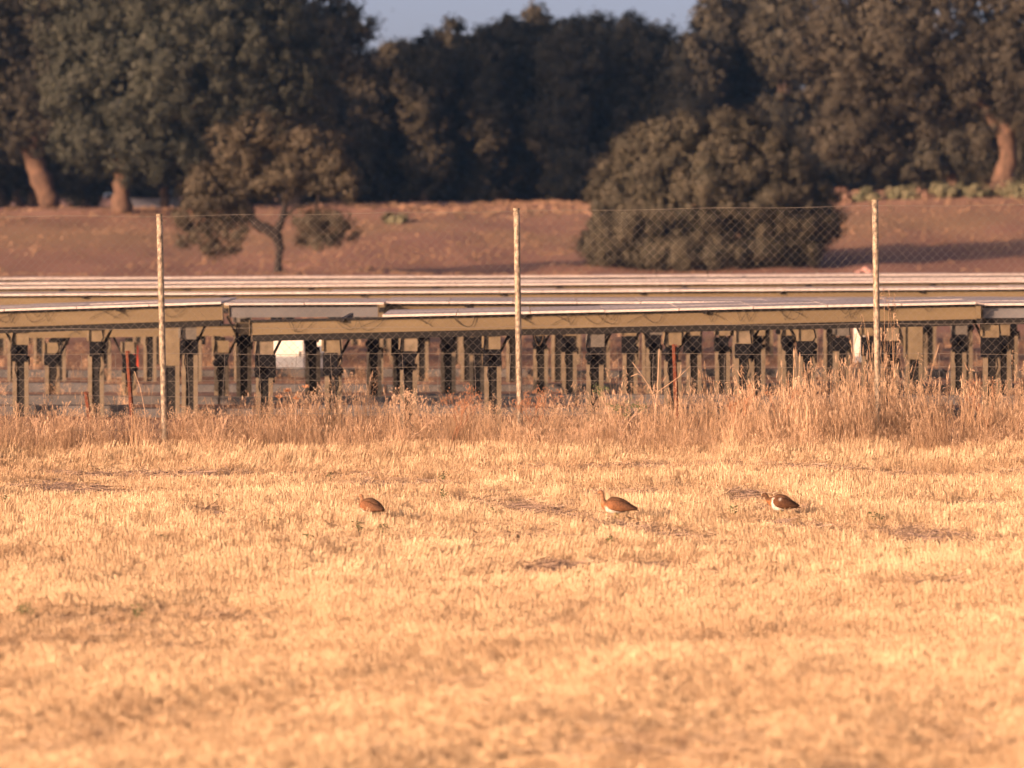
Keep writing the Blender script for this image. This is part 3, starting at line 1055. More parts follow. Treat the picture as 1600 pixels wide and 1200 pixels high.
def table(label, D, px0, px1, e0, e1, hpx=22, mods=None, posts=(), big=(), grey=False, ncab=0, depth=4.0, gap=.10, group='solar panel rows', bottom=True, tiltj=.0018, name='solar_table', underside=True):
    """e0, e1: photo rows of the front module edge at px0 and px1"""
    e0, e1, hpx = e0 - 4, e1 - 4, hpx + 1.5
    a, b = P(px0, e0, D), P(px1, e1, D)
    x0, x1, z0, z1 = a[0], b[0], a[2], b[2]
    sl = (z1 - z0) / (x1 - x0)
    root = empty(name, ((x0 + x1) / 2, D, 0), label, 'solar panels', group)
    hz = hpx * D / F
    yg = D + gap
    t = .032
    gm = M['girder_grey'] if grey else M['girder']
    m = MB().box(x0, x1, yg, yg + .14, z0 - t - hz, z0 - t - .032, z1 - z0)
    MB().box(x0 + .01, x1 - .01, yg - .03, yg + .15, z0 - t - .030, z0 - t - .001, z1 - z0).build('gap_shade', M['black_steel_shade'], root)  # near-black strip that paints the shadow gap below the modules
    # rolled lips at top and bottom of the girder
    m.box(x0, x1, yg - .012, yg - .001, z0 - t - hz, z0 - t - hz + .014, z1 - z0)
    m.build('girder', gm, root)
    MB().box(x0 - .012, x0 - .002, yg - .03, yg + .16, z0 - t - hz - .01, z0 - t).build('end_cap', M['head_plate'], root)
    MB().box(x1 + .002, x1 + .012, yg - .03, yg + .16, z1 - t - hz - .01, z1 - t).build('end_cap', M['head_plate'], root)
    if underside:
        MB().box(x0 + .03, x1 - .03, yg + .008, yg + .32, z0 - t - hz - .085, z0 - t - hz - .003, z1 - z0).build('underside_shade', M['black_steel_shade'], root)  # channel coloured black to stand for shade on the girder's underside
        for q in range(int((x1 - x0) / 2.4)):
            xx = x0 + 1.2 + 2.4 * q
            zz = z0 + sl * (xx - x0)
            MB().box(xx, xx + .05, D + .02, D + depth - .1, zz - t - .05, zz - t - .003).build('purlin', M['black_steel_shade'], root)
    if mods is None:
        mods = (px0, px1)
    if mods:
        xm0, xm1 = X(mods[0], D), X(mods[1], D)
        k = max(1, round((xm1 - xm0) / 1.0))
        step = (xm1 - xm0) / k
        half = depth / 2
        me = module_mesh(half)
        tg = 0
        for i in range(k):
            if i % 4 == 0:
                tg = random.gauss(0, tiltj)
            for r_ in range(2):
                o = bpy.data.objects.new('module', me)
                C.objects.link(o)
                o.parent = root
                xx = xm0 + i * step
                zz = z0 + sl * (xx - x0)
                o.location = Vector((xx, D + r_ * half, zz + random.uniform(-.002, .002) + r_ * (half * math.tan(tg) + .003))) - root_loc(root)
                o.scale = (step, 1, 1)
                o.rotation_euler = (tg + random.gauss(0, .0008), -math.atan(sl), 0)
    for q in posts:
        xx = X(q, D)
        support(root, xx, yg + .02, z0 + sl * (xx - x0) - t - hz, var=0)
    for q in big:
        xx = X(q, D)
        support(root, xx, yg - .0, z0 + sl * (xx - x0) - t - hz, big=True)
    if ncab:
        cables(root, x0 + .2, x1 - .2, yg - .014, z0 - t - .004, z1 - z0, ncab, hz)
    return root


table('front solar table with the long tan girder across the middle and right', 66, 390, 1525, 500.5, 475.5, 22, mods=(597, 1525), posts=(412, 520, 638, 770, 930, 1052, 1162, 1262, 1392), big=(), ncab=15)
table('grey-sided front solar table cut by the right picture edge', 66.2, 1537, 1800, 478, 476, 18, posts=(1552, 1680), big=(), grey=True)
table('left solar table with the upper tan girder ending before the small oak', 70, -220, 346, 494.5, 475.5, 23.5, mods=(-220, 346), posts=(30, 148, 295, -100), big=(265,), ncab=7)
table('grey-sided solar table between the left and front tan girders', 75, 358, 590, 477.5, 476.5, 18, mods=(350, 600), posts=(380, 488, 584), grey=True, underside=False)
table('bare lower girder seen under the left solar table', 77, -150, 376, 513, 507, 17, mods=False, posts=(-40, 80, 200, 345), underside=False, ncab=3)
table('second solar row, its pale tops just behind the front table', 75.5, 602, 1900, 475.5, 475, 22, posts=(625, 700, 745, 845, 890, 985, 1022, 1085, 1130, 1185, 1235, 1318, 1360, 1500, 1570, 1640), big=(1430,))
table('third solar row counted from the fence', 85.8, -200, 1850, 465, 451.5, 20, posts=[20 + 71 * i for i in range(24) if not (400 < 20 + 71 * i < 530 or 1320 < 20 + 71 * i < 1370)], depth=2.4)
table('fourth solar row counted from the fence', 96.3, -200, 1850, 454, 440.5, 19, posts=[60 + 93 * i for i in range(18)], depth=2.4)
table('fifth solar row counted from the fence', 102.8, -200, 1850, 447.5, 436.5, 17, posts=[0 + 150 * i for i in range(12)], depth=2.4)
table('sixth and farthest solar row, pale line in front of the brown slope', 111.7, -200, 1850, 439.5, 431, 17, posts=[45 + 170 * i for i in range(10)], depth=2.4)

# concrete strips on the yard ground
for i, (D, lab) in enumerate(((70.5, 'nearest low concrete strip under the panels'), (75, 'second low concrete strip under the panels'), (81, 'third low concrete strip under the panels'), (88.5, 'farthest low concrete strip, pale in the sun'))):
    w = D * .14
    m = MB()
    x = -w
    while x < w:
        l = random.uniform(1.8, 3.2)
        z = float(gz(x, D))
        m.box(x, x + l - .03, D + random.uniform(0, .06), D + .5, z - .1, z + .13 + random.uniform(-.02, .02))
        x += l
    o = link('concrete_strip', m.mesh('concrete_strip', M['concrete']))
    tag(o, lab, 'concrete kerb', 'concrete strips under the panels')
    o['kind'] = 'structure'


# cabinets, stakes and small things under the panels
def cabinet(label, px0, px1, y0, y1, D, cat='cabinet'):
    a, b = P(px0, y1, D), P(px1, y0, D)
    g = float(gz(a[0], D))
    root = empty('white_cabinet', ((a[0] + b[0]) / 2, D, g), label, cat)
    MB().box(a[0], b[0], D, D + .4, a[2], b[2]).build('cabinet_body', M['cabinet_white'], root)
    MB().box(a[0] + .02, b[0] - .02, D - .014, D - .003, a[2] + .03, b[2] - .04).build('door', M['cabinet_white'], root)
    MB().box(b[0] - .09, b[0] - .07, D - .04, D - .016, (a[2] + b[2]) / 2 - .05, (a[2] + b[2]) / 2 + .05).build('handle', M['motor_box'], root)
    for x in (a[0] + .04, b[0] - .07):
        MB().box(x, x + .04, D + .1, D + .14, g - .05, a[2] - .002).build('leg', M['leg_steel'], root)
    return root


cabinet('wide white cabinet under the panels left of the middle post, lower half in shade', 424, 475, 524, 582, 92.1)
cabinet('narrow tall white cabinet right of the wide white one', 495, 509, 524, 586, 93.2)
cabinet('small white cabinet beside the right fence post', 1336, 1352, 508, 566, 92.3)
b = P(214, 575, 88)
t_ = P(212, 540, 88)
root = empty('red_board', (b[0], 88, float(gz(b[0], 88))), 'narrow red board standing behind the left supports', 'board')
MB().box(t_[0] - .03, t_[0] + .05, 88, 88.02, b[2], t_[2]).build('board_face', M['red_paint'], root)
MB().box(t_[0] + .0, t_[0] + .025, 88.022, 88.05, float(gz(b[0], 88)) - .1, b[2] + .1).build('stake', M['rust'], root)
for (px0, py0, px1, py1, D, lab) in ((141, 660, 134, 612, 62.6, 'short leaning rusty stake left of the taller one'), (207, 662, 199, 548, 62.8, 'tall leaning rusty stake at the left behind the fence'),
                                     (1058, 650, 1053, 538, 63.0, 'tall rusty stake behind the fence right of the middle')):
    a, b = P(px0, py0, D), P(px1, py1, D)
    g = float(gz(a[0], D))
    m = MB().tube([(a[0] + (a[0] - b[0]) * .2, D, g - .1), tuple(a), tuple(b)], [.030, .030, .026], 6)
    m.box(b[0] - .012, b[0] + .034, D - .02, D + .02, b[2] - .03, b[2] + .0)
    o = link('rusty_stake', m.mesh('rusty_stake', M['rust']))
    tag(o, lab, 'stake', 'rusty stakes behind the fence')
# cream cable loops hanging from the girders
for (px, py, w, h, D, lab) in ((87, 540, 8, 22, 78, 'left pair of cream cable loops hanging under the left girder'), (842, 520, 8, 20, 67, 'cream cable loop hanging right of the middle fence post')):
    s = D / F
    c = P(px, py, D)
    pts = [(c[0] + (u - .5) * 2 * w * s, D, c[2] - (1 - (2 * u - 1) ** 2) * h * s) for u in np.linspace(0, 1, 11)]
    m = MB().tube(pts, .006, 5)
    pts = [(q[0] + .03, q[1] + .02, q[2] * .98 + c[2] * .02) for q in pts]
    m2 = MB().tube(pts, .006, 5)
    root = empty('hanging_cable', c, lab, 'cable')
    m.build('loop', M['cable_cream'], root, True)
    if px < 100:
        m2.build('loop', M['cable_cream'], root, True)
# two black loops standing up on the farthest row
for px, lab in ((1026, 'black cable curl on the far row before the round bush, left one'), (1106, 'black cable curl on the far row before the round bush, right one')):
    c = P(px, 427, 111)
    s = 111 / F
    m = MB().tube([(c[0], 111, c[2] - .05), (c[0] - 1 * s, 111, c[2] + 6 * s), (c[0] + 2 * s, 111, c[2] + 11 * s), (c[0] + 7 * s, 111, c[2] + 12 * s), (c[0] + 8 * s, 111, c[2] + 8 * s)], .012, 5)
    tag(link('cable_curl', m.mesh('cable_curl', M['cable_black'], True)), lab, 'cable', 'cable curls on the far row')
# pink sheet lying on the slope
c = P(1352, 425, 150)
g = float(gz(c[0], 150))
gx, gy = np.meshgrid(np.linspace(-1, 1, 15), np.linspace(-1, 1, 9), indexing='ij')
hz_ = (1 - gx ** 2) * (1 - gy ** 2) * .16 + (fbm(gx * 2 + 5, gy * 2, 1) - .5) * .22 * (1 - gx ** 4)
ztop = P(1352, 417.5, 150)[2]
v = np.stack([c[0] + gx * .32, 150 + gy * .5, np.maximum(g - .02, ztop - .17) + hz_ * .9], -1).reshape(-1, 3)
i = np.arange(14 * 9).reshape(14, 9)[:, :-1].ravel()
me = mesh_np('sheet_heap', v, np.stack([i, i + 9, i + 10, i + 1], 1), smooth=True)
me.materials.append(M['pink_sheet'])
root = empty('sheet_heap', (c[0], 150, g), 'small pale pink heap just above the far row, left of the right post', 'heap')
link('sheet', me, root)
MB().box(c[0] - .3, c[0] + .3, 149.7, 150.3, g - .05, ztop - .2).build('pallet_base', M['pink_sheet'], root)
# pale wall between the left trunks, its shade put into the colour
a, b = P(204, 326, 366), P(286, 310, 366)
g = float(gz(a[0], 366))
root = empty('pale_wall', ((a[0] + b[0]) / 2, 366, g), 'pale wall with bluish shade in its colour, glimpsed low between the left oak trunks', 'wall')
MB().box(a[0], b[0], 366, 366.4, g - .3, b[2] - .15).build('wall_face', M['pale_wall'], root)
MB().box(a[0] - .1, b[0] + .1, 365.9, 366.5, b[2] - .147, b[2]).build('coping', M['pale_wall'], root)

# ------------------------------------------------------------------ fence
FD = 60.0
fence = empty('wire_fence', (0, FD, 0), 'chain-link fence on tall weathered posts between the field and the panels', 'fence')
for (tx, ty, bx, by) in ((249, 336, 258, 705), (807, 327, 813, 705), (1367, 314, 1373, 705), (-310, 340, -300, 705), (1927, 310, 1934, 705)):
    a, b = P(bx, by + 6, FD), P(tx, ty, FD)
    pts = [a * (1 - t) + b * t for t in np.linspace(0, 1, 12)]
    m = MB().tube(pts, .037, 12)
    m.build('post', M['galv_post'], fence, True)
    cp = MB().tube([b - np.array((0, 0, .005)), b + np.array((0, 0, .014))], [.041, .037], 12)
    cp.build('post_cap', M['galv_post'], fence, True)
    tw = MB()
    for t in np.arange(.08, .985, .028):
        q = a * (1 - t) + b * t
        ang = random.uniform(-.3, .3)
        pts = []
        for k in range(13):
            w = 2 * math.pi * k / 12
            pts.append((q[0] + math.cos(w) * .0395, q[1] + math.sin(w) * .0395, q[2] + math.cos(w) * (.018 + ang * .02)))
        tw.tube(pts, .0022, 3, False)
    o = tw.build('wire_tie', M['wire'], fence)
    o['kind'] = 'stuff'


def fz(px):     # top line of the netting
    return np.interp(px, [-310, 249, 807, 1367, 1927], [338, 338, 330, 322, 318])


x0, x1 = -11.2, 11.2
dw, dh = .103, .098
ncol = int((x1 - x0) / (dw / 2))
vv, ff = [], []
nrow = 58


def prism(a, b, r):
    base = len(vv)
    for q in (a, b):
        vv.extend([(q[0], q[1] - r * .8, q[2]), (q[0] + r, q[1] + r * .5, q[2]), (q[0] - r, q[1] + r * .5, q[2])])
    for k in range(3):
        k2 = (k + 1) % 3
        ff.append((base + k, base + k2, base + 3 + k2, base + 3 + k))


def sagpoint(x, z):
    px = 800 + x / FD * F
    zt = float(P(px, fz(px), FD)[2])
    k = z / 2.80
    yo = .035 * math.sin(x * 1.7) * math.sin(k * 3.1) + .01 * math.sin(x * 5.1 + z * 3)
    zz = z * zt / 2.80
    return (x + .008 * math.sin(z * 4 + x * 2), FD - .045 + yo, zz + .006 * math.sin(x * 3.3))


for c in range(ncol):
    xc = x0 + c * dw / 2
    for r_ in range(nrow):
        za, zb = r_ * dh / 2, (r_ + 1) * dh / 2
        if zb > 2.82:
            break
        # neighbouring zigzags cross at the knots
        s_ = 1 if (r_ + c) % 2 else -1
        prism(sagpoint(xc - s_ * dw / 4, za), sagpoint(xc + s_ * dw / 4, zb), .0015)
me = mesh_np('netting', np.array(vv), np.array(ff))
me.materials.append(M['wire'])
o = link('netting', me, fence)
o['kind'] = 'stuff'
for z in (.02, 1.45, 2.80):
    pts = [sagpoint(x, z) for x in np.linspace(x0, x1, 90)]
    MB().tube(pts, .0026, 5).build('tension_wire', M['wire'], fence, True)
# knotted sheep netting on the lower half
for z in (.25, .45, .65, .84, 1.0, 1.16):
    pts = [(x, FD - .075, z + .008 * math.sin(x * 2.1 + z * 9)) for x in np.linspace(x0, x1, 70)]
    MB().tube(pts, .0024, 4).build('line_wire', M['wire'], fence)
for x in np.arange(x0, x1, .43):
    pts = [(x + .012 * math.sin(z * 6 + x * 7), FD - .077, z) for z in np.linspace(.0, 1.17, 9)]
    MB().tube(pts, .0022, 4).build('stay_wire', M['wire'], fence)


# ------------------------------------------------------------------ single weeds that stand out
def twig_tree(mb, hb, p, d, l, r, depth, rr, spread=.5):
    q = p + d * l
    bend = Vector((rr.gauss(0, .12), rr.gauss(0, .12), .05)) * l
    mid = (p + q) / 2 + bend * .5
    mb.tube([p, mid, q], [r, r * .85, r * .65], 4 if depth > 1 else 3, False)
    if depth == 0:
        hb.append(q)
        return
    for i in range(rr.randint(2, 4)):
        nd_ = (d + Vector((rr.gauss(0, spread), rr.gauss(0, spread), rr.uniform(-.1, .35)))).normalized()
        t = rr.uniform(.55, 1.0)
        twig_tree(mb, hb, p * (1 - t) + q * t, nd_, l * rr.uniform(.5, .8), r * .62, depth - 1, rr, spread)


WD = [(712, 712, 598, 'rust', 4, .42, 'bushy rust-coloured dead weed left of the middle post'), (832, 712, 590, 'rust', 4, .40, 'rust-coloured dead weed right beside the middle post'),
      (640, 712, 602, 'pale', 4, .40, 'tall pale twiggy weed in front of a dark support'), (968, 712, 582, 'pale', 4, .42, 'dense thorny weed with small olive leaves right of centre'),
      (905, 710, 610, 'pale', 3, .35, 'thin pale weed left of the dense thorny one'), (1145, 712, 590, 'rust', 3, .35, 'reddish weed right of the bare forked stem'),
      (1545, 706, 560, 'rust', 3, .30, 'tallest reddish weed near the right picture edge'), (1215, 708, 570, 'rust', 3, .35, 'slender reddish weed between the forked stem and right post'),
      (60, 712, 640, 'pale', 3, .35, 'low pale weed at the far left of the grass strip'), (345, 712, 640, 'pale', 3, .3, 'pale weed right of the left fence post')]
for k, (bx, by, ty, kd, dep, sp, lab) in enumerate(WD):
    D = 58.6 + .5 * random.random()
    b = P(bx, by, D)
    g = float(gz(b[0], D))
    H = P(bx, ty, D)[2] - g
    root = empty('dry_weed', (b[0], D, g), lab, 'weed', 'dead weeds standing out of the dry grass')
    rr = random.Random(500 + k)
    mb, tips = MB(), []
    twig_tree(mb, tips, Vector((b[0], D, g - .02)), Vector((rr.gauss(0, .05), 0, 1)).normalized(), H * .42, .0065, dep, rr, sp)
    mt = M['weed_rust'] if kd == 'rust' else M['weed_pale']
    mb.build('stem', mt, root)
    hb = MB()
    for q in tips:
        for j in range(2):
            a = q + Vector((rr.gauss(0, .012), rr.gauss(0, .012), rr.gauss(0, .012)))
            hb.tube([a, a + Vector((rr.gauss(0, .006), 0, .008)), a + Vector((0, 0, .02))], [.001, .0055, .001], 4, False)
    o = hb.build('seed_heads', M['green_leaf'] if 'olive' in lab else mt, root)
    o['kind'] = 'stuff'

# bare forked stem and the thistle, drawn limb by limb
FS = {'forked_stem': ('tall bare pale stem forking into three near the centre right', [[(1022, 712), (1024, 640), (1027, 612), (1030, 545)], [(1027, 630), (1018, 610), (1004, 588), (988, 566)], [(1028, 612), (1045, 600), (1062, 588), (1078, 572)], [(1004, 588), (996, 584), (986, 588)], [(1061, 588), (1064, 580), (1064, 570)]], .0062),
      'thistle': ('dry thistle with ragged pinkish heads left of centre', [[(463, 712), (462, 660), (463, 624)], [(463, 645), (455, 625), (450, 612)], [(463, 630), (470, 616), (477, 606)], [(462, 660), (442, 640), (436, 622)]], .0055),
      'leaning_stem': ('long pale stem leaning right across the grass, right of the round bush', [[(1095, 706), (1120, 680), (1160, 652), (1190, 636)], [(1130, 700), (1160, 682), (1190, 665)]], .0055),
      'straight_stem': ('thin pale stem leaning left between the rusty stake and left post', [[(232, 690), (226, 640), (219, 606), (210, 580)]], .0045)}
for nm, (lab, limbs, r0) in FS.items():
    D = 59.0
    b = P(limbs[0][0][0], limbs[0][0][1], D)
    g = float(gz(b[0], D))
    root = empty(nm, (b[0], D, g), lab, 'weed')
    for i, L in enumerate(limbs):
        pts = [P(q[0], q[1], D + .02 * i) for q in L]
        if i == 0:
            pts[0][2] = g - .02
        r = r0 * (1 if i == 0 else .7)
        MB().tube(pts, [r * (1 - .5 * j / len(pts)) for j in range(len(pts))], 6).build('stem' if i == 0 else 'branch', M['weed_pale'], root, True)
        if nm == 'thistle':
            e = pts[-1]
            m = MB()
            for q in range(26):
                d = rand_dirs(1)[0]
                d[2] = abs(d[2]) * .8 + .1
                m.tube([e, e + d * .035, e + d * .055], [.004, .0035, .0006], 3, False)
            m.build('flower_head', M['weed_rust'], root)


# ------------------------------------------------------------------ green weeds and clods in the stubble
GW = [(253, 860, 20, 'dark green weed low on the left, beside a small clod'), (482, 858, 26, 'spreading green weed left of the first bird, nearer the camera'), (424, 831, 26, 'green weed above and left of the spreading one'),
      (560, 838, 22, 'green weed just below the left bird'), (598, 842, 22, 'green weed below and right of the left bird'), (690, 786, 18, 'green weed between the left bird and the long grey streak'),
      (772, 815, 20, 'green weed in the grey streak left of the middle bird'), (952, 860, 22, 'tall green weed below the middle bird'), (1064, 806, 16, 'green weed left of the right bird, the nearer'),
      (1092, 806, 18, 'bright yellow-green weed left of the right bird'), (1146, 812, 18, 'dark green weed just below left of the right bird'), (1368, 822, 26, 'broad green weed right of the right bird'),
      (798, 750, 18, 'green weed on the track below the middle post'), (693, 755, 16, 'small green weed on the track left of the middle post'), (516, 756, 16, 'small green weed on the track, left part'),
      (8, 795, 20, 'green weed at the left picture edge'), (120, 788, 18, 'upright green weed in the stubble at the left'), (184, 796, 18, 'grey-green tuft right of the upright weed'),
      (40, 972, 26, 'dark green patch of weed low at the left edge'), (215, 972, 22, 'dark green weed in the lower left, right of the edge patch'), (1292, 748, 16, 'green weed on the track under the right post'),
      (1420, 880, 18, 'small green weed in the lower right stubble'), (340, 792, 16, 'small green weed above the grey patch left of the birds'), (901, 918, 16, 'small green weed below the centre')]
for k, (px, py, wpx, lab) in enumerate(GW):
    D = CH * F / (py - HOR)
    for _ in range(3):
        x = X(px, D)
        D = (CH - float(gz(x, D))) * F / (py - HOR)
    x = X(px, D)
    g = float(gz(x, D))
    s = D / F
    root = empty('green_weed', (x, D, g), lab, 'weed', 'green weeds in the stubble')
    rr = random.Random(800 + k)
    me = MB()
    st = MB()
    for i in range(int(wpx * 1.6)):
        a = rr.uniform(0, 6.28)
        d = rr.uniform(0, wpx * .5 * s)
        bx, by = math.cos(a) * d, math.sin(a) * d
        h = rr.uniform(.02, .12)
        lw, ll = rr.uniform(.008, .016), rr.uniform(.02, .045)
        t = rr.uniform(0, 6.28)
        dx, dy = math.cos(t), math.sin(t)
        c = (x + bx, D + by, g + h)
        b = len(me.v)
        me.v += [(c[0], c[1], c[2]), (c[0] + dx * ll * .5 - dy * lw, c[1] + dy * ll * .5 + dx * lw, c[2] + ll * .3), (c[0] + dx * ll, c[1] + dy * ll, c[2] + ll * rr.uniform(-.2, .5)), (c[0] + dx * ll * .5 + dy * lw, c[1] + dy * ll * .5 - dx * lw, c[2] + ll * .3)]
        me.f.append((b, b + 1, b + 2, b + 3))
        if i % 3 == 0:
            st.tube([(x + bx * .3, D + by * .3, g - .01), c], .002, 3, False)
    me.build('leaves', M['green_leaf'], root)
    st.build('stem', M['green_leaf'], root)
# soil clods
for px, py, w, lab in ((90, 893, 26, 'grey clod of soil in the left stubble'), (176, 912, 22, 'dark clod of soil right of the grey one'), (735, 748, 22, 'dark clod on the track left of the middle post'), (248, 838, 14, 'small clod above the dark green weed')):
    D = CH * F / (py - HOR)
    x = X(px, D)
    g = float(gz(x, D))
    s = D / F * w / 2
    d = np.array([(math.cos(a) * math.cos(e), math.sin(a) * math.cos(e), math.sin(e)) for e in np.linspace(-1.5, 1.5, 9) for a in np.linspace(0, 6.283, 17)[:-1]])
    rr_ = 1 + .5 * (fbm(d[:, 0] * 2 + px, d[:, 1] * 2 + d[:, 2] * 3, 1) - .5)
    v = d * rr_[:, None] * np.array((s, s * .7, s * .6)) + np.array((x, D, g + s * .25))
    f = [(r * 16 + c, r * 16 + (c + 1) % 16, (r + 1) * 16 + (c + 1) % 16, (r + 1) * 16 + c) for r in range(8) for c in range(16)]
    me = mesh_np('clod', v, np.array(f))
    me.materials.append(M['clod'])
    tag(link('clod', me), lab, 'clod', 'clods of soil in the stubble')

# ------------------------------------------------------------------ birds
m_plum = attr_color_mat('plumage', 'col', rough=.8, nscale=62, ncol=(.035, .020, .014), namt=.85)


def loft(spine, n=20, colf=None):
    """spine rows: x, z, half-height, half-width"""
    S = np.array(spine, float)
    # densify with Catmull-Rom
    out = []
    k = len(S)
    for i in range(k - 1):
        p0, p1, p2, p3 = S[max(i - 1, 0)], S[i], S[i + 1], S[min(i + 2, k - 1)]
        for t in np.linspace(0, 1, 4, endpoint=False):
            out.append(.5 * ((2 * p1) + (-p0 + p2) * t + (2 * p0 - 5 * p1 + 4 * p2 - p3) * t * t + (-p0 + 3 * p1 - 3 * p2 + p3) * t ** 3))
    out.append(S[-1])
    S = np.array(out)
    S[:, 2:] = np.maximum(S[:, 2:], .0015)
    vs, tt, ww = [], [], []
    for i in range(len(S)):
        d = S[min(i + 1, len(S) - 1), :2] - S[max(i - 1, 0), :2]
        d /= np.linalg.norm(d) + 1e-9
        nx, nz = -d[1], d[0]
        for j in range(n):
            w = 2 * math.pi * j / n
            c, s = math.cos(w), math.sin(w)
            vs.append((S[i, 0] + nx * c * S[i, 2], s * S[i, 3], S[i, 1] + nz * c * S[i, 2]))
            tt.append(i / (len(S) - 1))
            ww.append(c)
    f = []
    for i in range(len(S) - 1):
        for j in range(n):
            f.append((i * n + j, i * n + (j + 1) % n, (i + 1) * n + (j + 1) % n, (i + 1) * n + j))
    return np.array(vs), np.array(f), np.array(tt), np.array(ww)


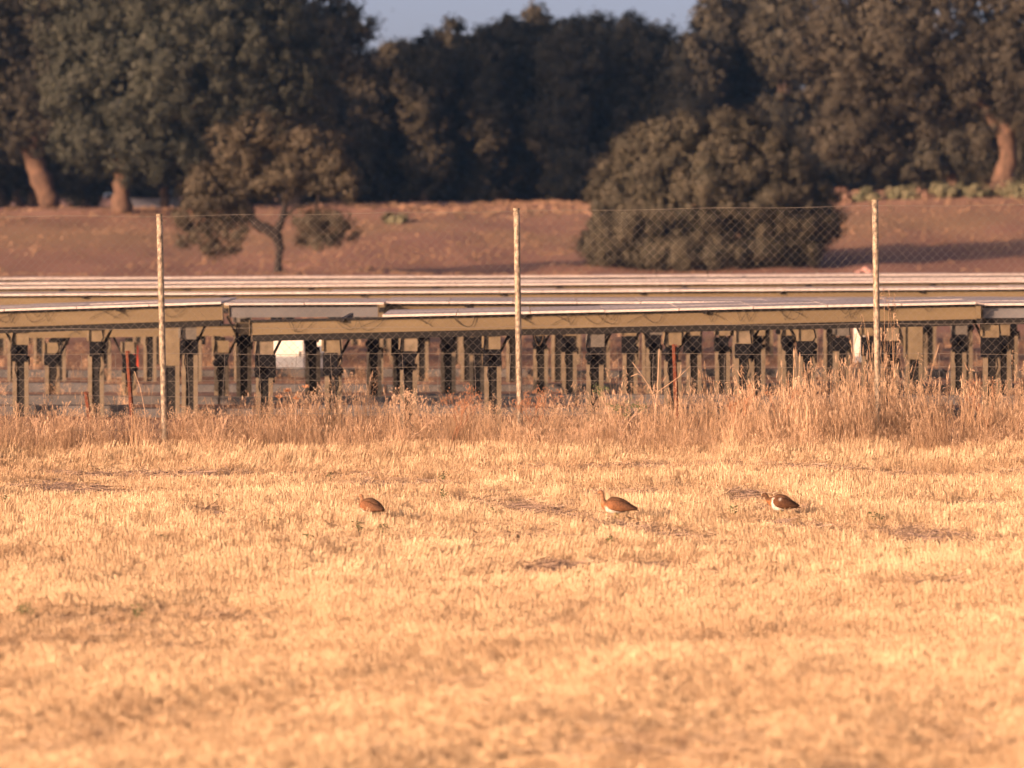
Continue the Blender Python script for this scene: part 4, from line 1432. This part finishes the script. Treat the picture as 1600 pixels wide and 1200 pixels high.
def bird(label, px, py, D, yaw, neck, scale=1.0, white_patch=False, lowhead=False, dark=0.0):
    x = X(px, D)
    g = float(gz(x, D))
    root = empty('little_bustard', (x, D, g - .03), label, 'bird', 'game birds feeding in the stubble')
    root.rotation_euler = (0, 0, yaw)
    root.scale = (scale,) * 3
    body = [(-.235, .150, .004, .018), (-.20, .160, .012, .030), (-.16, .172, .030, .045), (-.11, .186, .056, .064), (-.05, .196, .078, .080), (.01, .200, .086, .085), (.06, .200, .078, .076), (.10, .208, .056, .056)]
    sp = body + neck
    v, f, t, w = loft(sp)
    back, side, belly = np.array((.13, .073, .042)), np.array((.34, .145, .056)), np.array((.86, .82, .72))
    neckc = np.array((.30, .165, .09)) * (1 - .5 * dark)
    nz = fbm(v[:, 0] * 60, v[:, 2] * 60 + v[:, 1] * 40, 1)
    c = np.zeros((len(v), 3))
    up = np.clip((w + .25) / .9, 0, 1)[:, None]
    c[:] = side * (1 - up) + back * up
    c *= (.65 + .7 * nz)[:, None]
    bl = (1 - sm(-.40, -.12, w)) * sm(-.17, -.13, v[:, 0]) * (1 - sm(.075, .11, v[:, 0]))
    c = c * (1 - bl[:, None]) + belly * bl[:, None]
    nk = sm(.10, .12, v[:, 0]) * sm(.20, .235, v[:, 2])
    c = c * (1 - nk[:, None]) + (neckc * (.8 + .4 * nz)[:, None]) * nk[:, None]
    if white_patch:
        pch = sm(.055, .065, v[:, 0]) * (1 - sm(.09, .10, v[:, 0])) * sm(.15, .17, v[:, 2]) * (1 - sm(.235, .25, v[:, 2]))
        c = c * (1 - pch[:, None]) + belly * pch[:, None]
    tl = 1 - sm(-.22, -.17, v[:, 0])
    c = c * (1 - .45 * tl[:, None])
    me = mesh_np('body', v, f, {'col': c}, smooth=True)
    me.materials.append(m_plum)

    def part(name, me, par=root):
        o = bpy.data.objects.new(name, me)
        C.objects.link(o)
        o.parent = par
        return o
    part('body', me)
    # folded wings: shells over the flanks reaching back to the tail
    for sy in (-1, 1):
        gu, gv = np.meshgrid(np.linspace(0, 1, 22), np.linspace(-1, 1, 11), indexing='ij')
        wid = np.interp(gu, [0, .15, .45, .8, 1], [.018, .050, .056, .030, .004])
        cx = .075 - gu * .30
        cz = .212 - gu * .040 + gv * wid
        bodyw = np.interp(cx, [-.235, -.2, -.16, -.11, -.05, .01, .06, .10], [.022, .034, .052, .070, .086, .091, .082, .060])
        bodyh = np.interp(cx, [-.235, -.2, -.16, -.11, -.05, .01, .06, .10], [.012, .020, .038, .062, .082, .090, .082, .060])
        cc = np.interp(cx, [-.235, -.16, -.11, -.05, .01, .10], [.15, .172, .186, .196, .2, .208])
        k = np.clip((cz - cc) / bodyh, -.98, .98)
        yy = sy * (bodyw * np.sqrt(1 - k ** 2) + .007 * (1 - gv ** 2) + .001)
        vw = np.stack([cx, yy, cz], -1).reshape(-1, 3)
        i = np.arange(21 * 11).reshape(21, 11)[:, :-1].ravel()
        fw = np.stack([i, i + 11, i + 12, i + 1], 1)
        nn = fbm(vw[:, 0] * 75, vw[:, 2] * 90 + sy * 9, 2)
        gu_ = gu.ravel()
        cw = lerp((.30, .135, .060), (.080, .047, .031), np.clip(gu_ * .9 + (gv.ravel() > 0) * .18, 0, 1)) * (.55 + .9 * nn)[:, None] * (1 - .42 * dark)
        if white_patch:
            wp = np.exp(-(((vw[:, 0] + .01) / .012) ** 2 + ((vw[:, 2] - .235) / .010) ** 2))
            cw = cw * (1 - wp[:, None]) + belly * wp[:, None]
        mw = mesh_np('wing', vw, fw, {'col': cw}, smooth=True)
        mw.materials.append(m_plum)
        o = part('wing', mw)
        md = o.modifiers.new('thick', 'SOLIDIFY')
        md.thickness = .004
        md.offset = 0
    hx, hz2 = neck[-1][0], neck[-1][1]
    px_, pz_ = neck[-2][0], neck[-2][1]
    dv = Vector((hx - px_, 0, hz2 - pz_)).normalized()
    hp = Vector((hx, 0, hz2))
    part('beak', MB().tube([hp - dv * .006, hp + dv * .012, hp + dv * .03 + Vector((0, 0, -.003))], [.0085, .006, .001], 8).mesh('beak', M['beak'], True))
    ep = Vector((neck[-3][0], 0, neck[-3][1])) + Vector((.004, 0, .004))
    for sy in (-1, 1):
        d = [(ep.x + math.cos(a) * math.cos(e) * .004, sy * (neck[-3][3] * .9) + math.sin(a) * math.cos(e) * .003, ep.z + math.sin(e) * .004) for e in np.linspace(-1.5, 1.5, 6) for a in np.linspace(0, 6.283, 9)[:-1]]
        fe = [(r * 8 + c, r * 8 + (c + 1) % 8, (r + 1) * 8 + (c + 1) % 8, (r + 1) * 8 + c) for r in range(5) for c in range(8)]
        me = mesh_np('eye', np.array(d), np.array(fe), smooth=True)
        me.materials.append(M['eye'])
        part('eye', me)
        ly = sy * .032
        fx = .02 + .035 * sy
        th = MB().tube([(-.01, ly, .155), (-.005, ly * 1.05, .115), (-.02 + fx * .2, ly * 1.05, .092), (fx * .8, ly * 1.1, .012)], [.020, .012, .0055, .0050], 8)
        for a in (-.45, 0, .45):
            th.tube([(fx * .8, ly * 1.1, .010), (fx * .8 + .024 * math.cos(a), ly * 1.1 + .024 * math.sin(a), .004), (fx * .8 + .04 * math.cos(a), ly * 1.1 + .04 * math.sin(a), .0)], [.0045, .0036, .0018], 6)
        part('leg', th.mesh('leg', M['bird_leg'], True))
    return root


neck_up = [(.122, .228, .036, .036), (.130, .255, .024, .024), (.132, .282, .019, .019), (.134, .305, .019, .018), (.144, .323, .022, .019), (.160, .327, .020, .017), (.175, .324, .012, .011), (.184, .321, .008, .008)]
neck_short = [(.120, .222, .040, .038), (.132, .246, .027, .026), (.138, .270, .021, .020), (.146, .290, .022, .020), (.160, .298, .021, .018), (.175, .295, .014, .012), (.185, .291, .008, .008)]
neck_fwd = [(.125, .216, .042, .038), (.148, .228, .030, .026), (.164, .250, .025, .021), (.176, .270, .023, .020), (.190, .277, .023, .020), (.205, .268, .018, .016), (.216, .256, .011, .010), (.222, .248, .008, .008)]
bird('left bird in the stubble, mottled rufous back turned, head raised and half hidden', 578, 823, 44.9, math.pi - R(50), neck_short, .86)
bird('middle bird in the stubble, neck upright, pale head, bright white belly', 962, 822, 45.0, math.pi - R(14), neck_up, .90)
bird('right bird in the stubble, dark bent neck and white shoulder patch', 1220, 812, 45.9, math.pi - R(12), neck_fwd, .78, white_patch=True, dark=1.2).scale = (.78, .80, .92)
